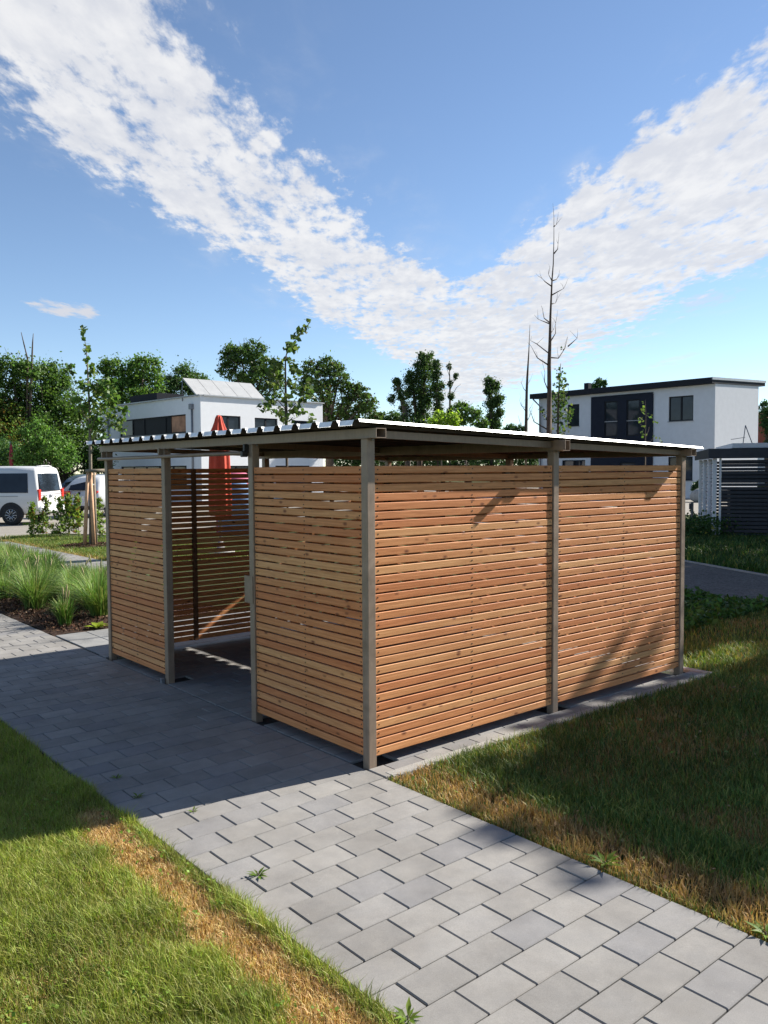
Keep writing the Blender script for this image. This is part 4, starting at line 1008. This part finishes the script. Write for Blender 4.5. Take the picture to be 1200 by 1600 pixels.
px_tree('garden_shrub', 'small dark shrub beside the boulder at the monopitch house', 45, 1090, [(1088,758,6),(1094,754,5),(1086,765,6)], (.03,.055,.02), .12, 1.0, .03, cat='shrub')

# ------------------------------------------------------------------ planting bed with fountain grass
def bumpy(name, x0, x1, y0, y1, z, amp, mat, step=.12):
    nx, ny = int((x1-x0)/step)+1, int((y1-y0)/step)+1
    X, Y = np.meshgrid(np.linspace(x0,x1,nx), np.linspace(y0,y1,ny)); Z = z+rs.uniform(-amp,amp,X.shape)
    V = np.stack([X.ravel(),Y.ravel(),Z.ravel()],1); i = np.arange(nx*ny).reshape(ny,nx)
    F = np.stack([i[:-1,:-1].ravel(), i[:-1,1:].ravel(), i[1:,1:].ravel(), i[1:,:-1].ravel()],1)
    return np_mesh(name, V, F, mat, None, None, True)
structure(bumpy('planting_bed', .0, 2.27, 5.46, 18.8, -.005, .012, M['mulch']))
def chips(name, x0, x1, y0, y1, n, z=.01, ring=None):
    if ring is None: C = np.stack([rs.uniform(x0,x1,n), rs.uniform(y0,y1,n), rs.uniform(z-.008,z+.018,n)],1)
    else:
        a = rs.uniform(0,6.28,n); r = ring[2]*np.sqrt(rs.rand(n)); C = np.stack([ring[0]+np.cos(a)*r, ring[1]+np.sin(a)*r, z+.05*(1-r/ring[2])+rs.uniform(0,.02,n)],1)
    c = leaf_cols(n, (.085,.048,.030), .5, (.19,.13,.09), .15)
    return stuff(leaf_mesh(name, C, rs.uniform(.02,.06,n), c, None, M['chip'], .45, 1.0))
tag(chips('bark_mulch', .02, 2.2, 5.5, 8.5, 7000), 'brown bark mulch covering the planting bed', 'mulch')
tag(chips('bark_mulch', 0,0,0,0, 2500, 0.0, (gs[0]+.1, gs[1]+.1, .75)), 'brown bark mulch ring round the staked maple', 'mulch')
BG = 'fountain grass clumps in the planting bed'
def blades(n, h, spread, w, droop, base_r=.06):
    a = rs.uniform(0,6.283,n); L_ = h*rs.uniform(.55,1.12,n); out = spread*rs.uniform(.1,1.0,n)
    b0 = np.stack([np.cos(a+rs.normal(size=n)*.6)*base_r*rs.rand(n), np.sin(a+rs.normal(size=n)*.6)*base_r*rs.rand(n), np.zeros(n)],1)
    dr = np.stack([np.cos(a), np.sin(a), np.zeros(n)],1); sd_ = np.stack([-np.sin(a), np.cos(a), np.zeros(n)],1)
    ts = [0,.35,.7,1.0]; rows = []
    for t_ in ts:
        p_ = b0+dr*(out*(t_**1.7))[:,None]; p_[:,2] = L_*(t_-droop*(out/spread)*t_**3)
        ww = w*(1-.92*t_**1.5)*.5
        rows.append(p_-sd_*ww); rows.append(p_+sd_*ww)
    V = np.stack(rows,1).reshape(-1,3); k = np.arange(n)[:,None]*8
    F = np.concatenate([k+np.array([[0,1,3,2]]), k+np.array([[2,3,5,4]]), k+np.array([[4,5,7,6]])],0)
    return V, F
def fountain(x, y, h, label, n=420, plumes=5, colr=(.085,.165,.035), spread=.55):
    t = thing('ornamental_plant', label, 'plant', (x,y,-.01), 0, BG)
    V, F = blades(n, h, spread*h/.75, .011 if y < 9 else .014, .38, .16*h)
    c = np.repeat(leaf_cols(n, colr, .55, (.30,.32,.11), .18), 8, 0)
    np_mesh('leaves', V, F, M['grass'], t, c)
    for i in range(plumes):
        a = rs.uniform(0,6.28); o = rs.uniform(.1,.38)*h; zt = h*rs.uniform(.75,1.05)
        p0 = np.array([math.cos(a)*.03, math.sin(a)*.03, 0]); p1 = np.array([math.cos(a)*o*.6, math.sin(a)*o*.6, zt*.7]); p2 = np.array([math.cos(a)*o, math.sin(a)*o, zt])
        d = (p2-p1)/np.linalg.norm(p2-p1)
        m = MB().tube([p0, (p0+p1)/2+np.array([0,0,.03]), p1, p2], [.002,.002,.0016,.0012], 4)
        m.tube([p2-d*.02, p2+d*.02, p2+d*.05, p2+d*.08, p2+d*.10], [.003,.009,.010,.007,.002], 7)
        m.build('plume', M['plume'], t)
M['plume'] = simple('plume_straw', (.34,.30,.15), .9, 0, .2, 20)
fountain(.30, 5.98, .42, 'small bright clump of fountain grass at the corner of the bed', 320, 4, (.095,.19,.03), .42)
fl_pos = [(.85,6.30,.74,'second clump of fountain grass next to the shelter corner post'), (.42,7.45,.70,'clump of fountain grass overhanging the mulch by the path')]
for j_ in range(24):
    for i_ in range(4):
        x_ = .46+.45*i_+(.2 if j_ % 2 else 0)+rs.uniform(-.1,.1); y_ = 6.75+.44*j_+rs.uniform(-.12,.12)
        if y_ < 7.7 and x_ < .8: continue
        h_ = rs.uniform(.42,.56)
        q_ = project((x_, y_, 0))
        if q_[0] > 92:
            h_ = min(h_, max(0.0, (q_[1]-884)/FOC*q_[2]*1.2))
            if h_ < .26: continue
        fl_pos.append((x_, y_, h_, None))
for x, y, h, lb in fl_pos:
    fountain(x, y, h*rs.uniform(.88,1.0), lb or 'fountain grass clump %s, %s' % ('along the main path edge of the bed' if x < .85 else ('along the side path edge of the bed' if x > 1.5 else 'in the middle strip of the bed'), 'near the shelter' if y < 9 else ('halfway along' if y < 13 else 'near the parking area')), 520 if y < 10 else 300, rs.randint(0,3), spread=.80, colr=(.15,.245,.055))
# broad leaved weed at the bed corner
def rosette(name, label, x, y, n, L_, w, colr, tilt=.35, group=None, z=0.0):
    t = thing(name, label, 'weed', (x,y,z), 0, group)
    V = []; F = []; 
    for i in range(n):
        a = i*2.4+rs.uniform(-.3,.3); l = L_*rs.uniform(.6,1.1); tl = tilt*rs.uniform(.5,1.6)
        d = np.array([math.cos(a), math.sin(a), 0]); s_ = np.array([-math.sin(a), math.cos(a), 0]); o = len(V)
        V += [d*.003, d*l*.45+s_*w*l+np.array([0,0,l*.45*tl]), d*l+np.array([0,0,l*tl*.55]), d*l*.45-s_*w*l+np.array([0,0,l*.45*tl]), d*l*.5+np.array([0,0,l*.42*tl-.002])]
        F += [(o,o+1,o+4,o),(o,o+4,o+3,o)]
        F[-2] = (o,o+1,o+4); F[-1] = (o,o+4,o+3); F += [(o+1,o+2,o+4),(o+4,o+2,o+3)]
    np_mesh('leaves', np.array(V), np.array(F), M['leaf'], t, np.repeat(leaf_cols(n, colr, .3), 5, 0))
    MB().tube([(0,0,-.015),(0,0,.012)], [.004,.003], 5).build('crown_base', M['bark'], t)
rosette('broadleaf_weed', 'bright lime broad leaved weed at the corner of the planting bed', .52, 5.54, 12, .17, .28, (.26,.34,.03), .5)
rosette('broadleaf_weed', 'pale dock like plant at the path edge of the planting bed', .10, 8.35, 9, .26, .26, (.16,.26,.06), .7)
WG = 'small weeds growing in the paving joints'
for x, y, n, l, lb in ((-1.20,-.69,11,.055,'green rosette weed in a sunlit paving joint'), (-1.20,.86,8,.045,'small dark weed in the shaded paving by the lawn edge'), (-1.23,.50,8,.05,'flat weed in the shaded paving close to the sunlight edge'),
                       (-1.09,.13,7,.04,'tiny weed just inside the sunlit paving'), (.045,-1.63,14,.10,'lush weed tuft on the dry grass edge of the path'), (.02,-2.37,12,.09,'weed tuft at the near end of the dry grass edge'), (-1.345,-1.84,10,.07,'weed tuft where the lawn meets the paving')):
    rosette('path_weed', lb, x, y, n, l, .13, (.13,.20,.025), .5, WG)

# ------------------------------------------------------------------ lawns: grass blades
def vnoise(x, y, s, seed):
    r_ = np.random.RandomState(seed); G = r_.rand(64,64); u = x/s; v = y/s
    i = np.floor(u).astype(int); j = np.floor(v).astype(int); a = u-i; b_ = v-j; a = a*a*(3-2*a); b_ = b_*b_*(3-2*b_)
    g = lambda p_, q_: G[p_ % 64, q_ % 64]
    return (g(i,j)*(1-a)+g(i+1,j)*a)*(1-b_)+(g(i,j+1)*(1-a)+g(i+1,j+1)*a)*b_
def fbm(x, y, s, seed): return .55*vnoise(x,y,s,seed)+.3*vnoise(x,y,s*.45,seed+1)+.15*vnoise(x,y,s*.2,seed+2)
def lawn(name, label, x, y, dry, hgt, wid, green=(.070,.135,.022), straw=(.36,.225,.085), lush=None, yellow=.25, lean=.6):
    n = len(x); dry = np.clip(dry, 0, 1); isd = rs.rand(n) < dry
    h = hgt*rs.uniform(.45,1.25,n); h = np.where(isd, h*.62, h)
    a = rs.uniform(0,6.283,n); ln = h*rs.uniform(.1,lean*1.6,n)
    d = np.stack([np.cos(a), np.sin(a)],1); ph = a+math.pi/2+rs.normal(size=n)*.5
    s_ = np.stack([np.cos(ph), np.sin(ph)],1)*(wid*rs.uniform(.6,1.3,n)*.5)[:,None]
    b0 = np.stack([x,y],1); m = b0+d*(ln*.35)[:,None]; tp = b0+d*ln[:,None]
    z0 = np.full(n,-.028); zm = -.028+h*.6; zt = -.028+h*np.sqrt(np.clip(1-(ln/h/1.6)**2,.15,1))
    V = np.empty((n,5,3), np.float32)
    V[:,0,:2] = b0-s_; V[:,1,:2] = b0+s_; V[:,2,:2] = m-s_*.75; V[:,3,:2] = m+s_*.75; V[:,4,:2] = tp
    V[:,0,2] = z0; V[:,1,2] = z0; V[:,2,2] = zm; V[:,3,2] = zm; V[:,4,2] = zt
    k = np.arange(n)[:,None]*5
    F = np.concatenate([k+np.array([[0,1,3]]), k+np.array([[0,3,2]]), k+np.array([[2,3,4]])],0)
    c = leaf_cols(n, green, .42, (.30,.29,.075), yellow)
    if lush is not None: c *= lush[:,None]
    c[isd] = leaf_cols(int(isd.sum()), straw, .35, (.42,.24,.09), .3)
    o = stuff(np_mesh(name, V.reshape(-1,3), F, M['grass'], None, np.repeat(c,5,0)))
    return tag(o, label, 'grass')
def scatter(x0,x1,y0,y1,dens): n = int((x1-x0)*(y1-y0)*dens); return rs.uniform(x0,x1,n), rs.uniform(y0,y1,n)
# left lawn (sunlit, with a burnt strip along the path)
def left_lawn():
    X = []; Y = []
    for (x0,x1,y0,y1,dn) in ((-2.7,-1.36,-2.4,1.0,46000), (-2.3,-1.36,1.0,3.2,20000), (-4.6,-2.7,-3.2,3.2,5000), (-4.6,-1.37,3.2,9,3500), (-2.7,-1.36,-3.6,-2.4,12000)):
        a, b_ = scatter(x0,x1,y0,y1,dn); X.append(a); Y.append(b_)
    x = np.concatenate(X); y = np.concatenate(Y)
    edge = -1.372+(fbm(x,y,.25,3)-.5)*.05
    k = x < edge; x, y = x[k], y[k]
    t_ = -1.37-x
    n1 = fbm(x,y,.5,8); n2 = fbm(x,y,.16,21)
    dry = np.exp(-((t_-.165-.07*(n1-.5))/(.080+.075*n2))**2)*1.5*(y < .62)*np.clip((.65-y)/.25,0,1)-.12+(n2-.5)*1.1*(t_ < .55)
    dry = np.maximum(dry, np.clip((fbm(x,y,.45,33)-.50)*1.5,0.05,.5))
    dry = np.where(t_ < .05, dry*.3, dry)
    patch = .55+.95*fbm(x,y,.28,44)
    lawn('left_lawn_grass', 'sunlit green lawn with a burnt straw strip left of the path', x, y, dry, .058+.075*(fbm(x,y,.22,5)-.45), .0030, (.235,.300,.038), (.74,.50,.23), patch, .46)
left_lawn()
def right_lawn():
    X = []; Y = []
    for (x0,x1,y0,y1,dn) in ((.0,1.3,-3.2,-.18,17000), (1.3,3.7,-3.2,-.18,9000), (3.7,7.6,-3.0,4.2,3600), (.0,3.7,-6,-3.2,2500)):
        a, b_ = scatter(x0,x1,y0,y1,dn); X.append(a); Y.append(b_)
    x = np.concatenate(X); y = np.concatenate(Y)
    k = (x > -.012+(fbm(x,y,.2,4)-.5)*.03) & ~((x < 3.80) & (y > -.185)); x, y = x[k], y[k]
    n1 = fbm(x,y,.45,9); n2 = fbm(x,y,.15,22)
    dry = np.clip(1.25-(x/(.30+.22*n1+np.clip(-y-1.0,0,2)*.08))**2,0,1)*(.75+.5*n2)
    brown = np.clip((fbm(x,y,1.0,61)-.40)*2.4,0.06,.78)*(x > .7)
    dry = np.maximum(dry, brown)
    keep = rs.rand(len(x)) > .45*(x < .25)
    keep &= rs.rand(len(x)) > .5*(x > 4.5)*(fbm(x,y,.9,71) > .5)
    x, y, dry = x[keep], y[keep], dry[keep]
    patch = .65+.7*fbm(x,y,.6,45)
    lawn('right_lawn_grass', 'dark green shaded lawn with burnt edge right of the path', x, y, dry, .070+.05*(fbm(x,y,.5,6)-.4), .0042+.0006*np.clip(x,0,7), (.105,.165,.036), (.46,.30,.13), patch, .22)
right_lawn()
def far_grass():
    x, y = scatter(10.6,19,-1.5,13,700); xf = np.interp(y, [q[1] for q in far_e], [q[0] for q in far_e]); k = x > xf+.1; x, y = x[k], y[k]
    lawn('verge_grass', 'green grass verge between road and slatted carport', x, y, np.clip(fbm(x,y,1.5,7)-.5,0,.4), .16, .018, (.050,.105,.022), (.25,.18,.08), .7+.6*fbm(x,y,.9,12), .12)
    x, y = scatter(3.38,6.5,11.4,20.5,2200); k = (x-3.38 < (21.0-y)*.42+1.0) & ((x-gs[0])**2+(y-gs[1])**2 > .5)
    x, y = x[k], y[k]
    lawn('island_grass', 'sunlit grass island around the staked maple', x, y, np.clip(.9-(x-3.38)*1.5,0,.8), .09, .009, (.10,.17,.025), (.40,.27,.10), .8+.5*fbm(x,y,.5,13), .3)
    x, y = scatter(3.8,7.6,1.0,4.6,260)
    # leafy weeds on the rough ground by the road
    n = len(x); P_ = np.stack([x,y,rs.uniform(-.01,.09,n)],1); P_ = np.repeat(P_,5,0)+rs.normal(size=(5*n,3))*np.array([.06,.06,.025])
    P_[:,2] = np.abs(P_[:,2])
    tag(stuff(leaf_mesh('ground_weeds', P_, rs.uniform(.04,.11,len(P_)), leaf_cols(len(P_), (.070,.14,.035), .4), None, None, .6, .6)), 'low leafy weeds on the rough ground by the gravel road', 'weeds')
    x, y = scatter(16.2,18.6,6.6,10.5,120); n = len(x); P_ = np.repeat(np.stack([x,y,rs.uniform(.05,.45,n)],1),6,0)+rs.normal(size=(6*n,3))*.09
    tag(stuff(leaf_mesh('verge_weeds', P_, rs.uniform(.05,.11,len(P_)), leaf_cols(len(P_), (.05,.10,.03), .4, (.4,.38,.1), .04), None)), 'tall leafy weeds at the foot of the slatted carport', 'weeds')
far_grass()
# joint grass fringe and dry thatch at the lawn edges
x = np.concatenate([rs.uniform(-.02,.05,2600), rs.uniform(.02,3.6,500)]); y = np.concatenate([rs.uniform(-3,-.2,2600), rs.uniform(-.195,-.175,500)])
lawn('edge_grass', 'thin grass fringe along path edge and shelter kerb', x, y, np.full(len(x), .45), .05, .004, (.09,.15,.025))

# ------------------------------------------------------------------ trees on the right outside the view that shade the lawn
SG = 'garden trees along the gravel road'
def shade_tree(x, y, h, r, label, dens=1.0, cb=2.0, gap=None, axes=None):
    t = thing('garden_tree', label, 'tree', (x,y,-.03), 0, SG)
    pts = []; mb = MB(); mb.tube([(0,0,0),(.05,.02,h*.35),(-.03,.04,h*.7),(0,0,h*.93)], [.16,.12,.08,.02], 9)
    nb = 13
    for i in range(nb):
        f = (i+.5)/nb; z = cb+(h-cb)*f; rr = r*math.sin(math.pi*min(.95, .18+.76*f))**.7
        a = i*2.4; o = rr*.55*rs.uniform(.7,1.1); c = np.array([math.cos(a)*o, math.sin(a)*o, z-.15*r])
        br = rr*.62
        if c[2]+br*.9 > h: c[2] = h-br*.9
        pts.append(blob_points(c, br, int(dens*420)))
        mb.tube([(0,0,z*.72), c*np.array([.5,.5,.93]), c], [.05,.035,.012], 6)
    mb.build('trunk', M['bark'], t)
    P_ = np.concatenate(pts)
    if axes is not None:
        v = rs.normal(size=(9000,3)); v /= np.linalg.norm(v,axis=1)[:,None]; P_ = v*(rs.rand(9000,1)**.4)*np.array(axes[1:])*(1+.05*np.sin(v[:,:1]*9+v[:,2:]*7))+np.array([0,0,axes[0]])
    if gap: P_ = P_[~((np.abs(P_[:,1]+y-gap[0]) < gap[1]) & (np.abs(P_[:,2]-gap[2]) < gap[3]))]      # an opening between two tiers of the crown
    leaf_mesh('crown', P_, .24*rs.uniform(.7,1.3,len(P_)), leaf_cols(len(P_), GM, .4), t)
shade_tree(11.6, -3.3, 7.6, 1.7, 'garden tree beside the road nearest to the paved path', 1.0, axes=(5.0,2.0,1.92,2.48))
shade_tree(12.4, -5.6, 6.9, 2.2, 'lowest garden tree opposite the near end of the paved path', 1.7)
shade_tree(14.8, 1.35, 8.4, 2.4, 'second garden tree along the gravel road', 1.7)
shade_tree(14.8, -.85, 7.2, 1.7, 'small round garden tree between the first two along the road', 1.7, cb=1.2)
shade_tree(19.0, -2.6, 9.6, 3.0, 'garden tree set back behind the two by the road', 1.7)
shade_tree(18.4, .9, 9.3, 2.4, 'slim garden tree between road and carport', 1.7)
shade_tree(23.0, 2.4, 10.2, 2.8, 'garden tree next to the slatted carport', 1.7)
shade_tree(28.5, 4.2, 11.5, 3.2, 'tallest garden tree beyond the slatted carport', 1.7)

# clover and dead leaves mixed into the lawns
n = 900; x = rs.uniform(-2.6,-1.40,n); y = rs.uniform(-2.2,2.6,n); k = fbm(x,y,.35,91) > .52; x, y = x[k], y[k]; n = len(x)
P_ = np.repeat(np.stack([x,y,rs.uniform(.005,.03,n)],1),3,0)+rs.normal(size=(3*n,3))*np.array([.008,.008,.003])
tag(stuff(leaf_mesh('lawn_clover', P_, rs.uniform(.010,.020,3*n), leaf_cols(3*n, (.19,.29,.05), .3), None, None, .9, 1.5)), 'small clover leaves scattered in the sunlit lawn', 'clover')
n = 500; P_ = np.stack([rs.uniform(.02,4.5,n), rs.uniform(-3,-.25,n), rs.uniform(.0,.05,n)],1)
tag(stuff(leaf_mesh('fallen_leaf', P_, rs.uniform(.015,.04,n), leaf_cols(n, (.30,.20,.10), .4, (.16,.22,.06), .4), None, None, .6, 1.0)), 'dry fallen leaves lying in the shaded lawn', 'leaves')
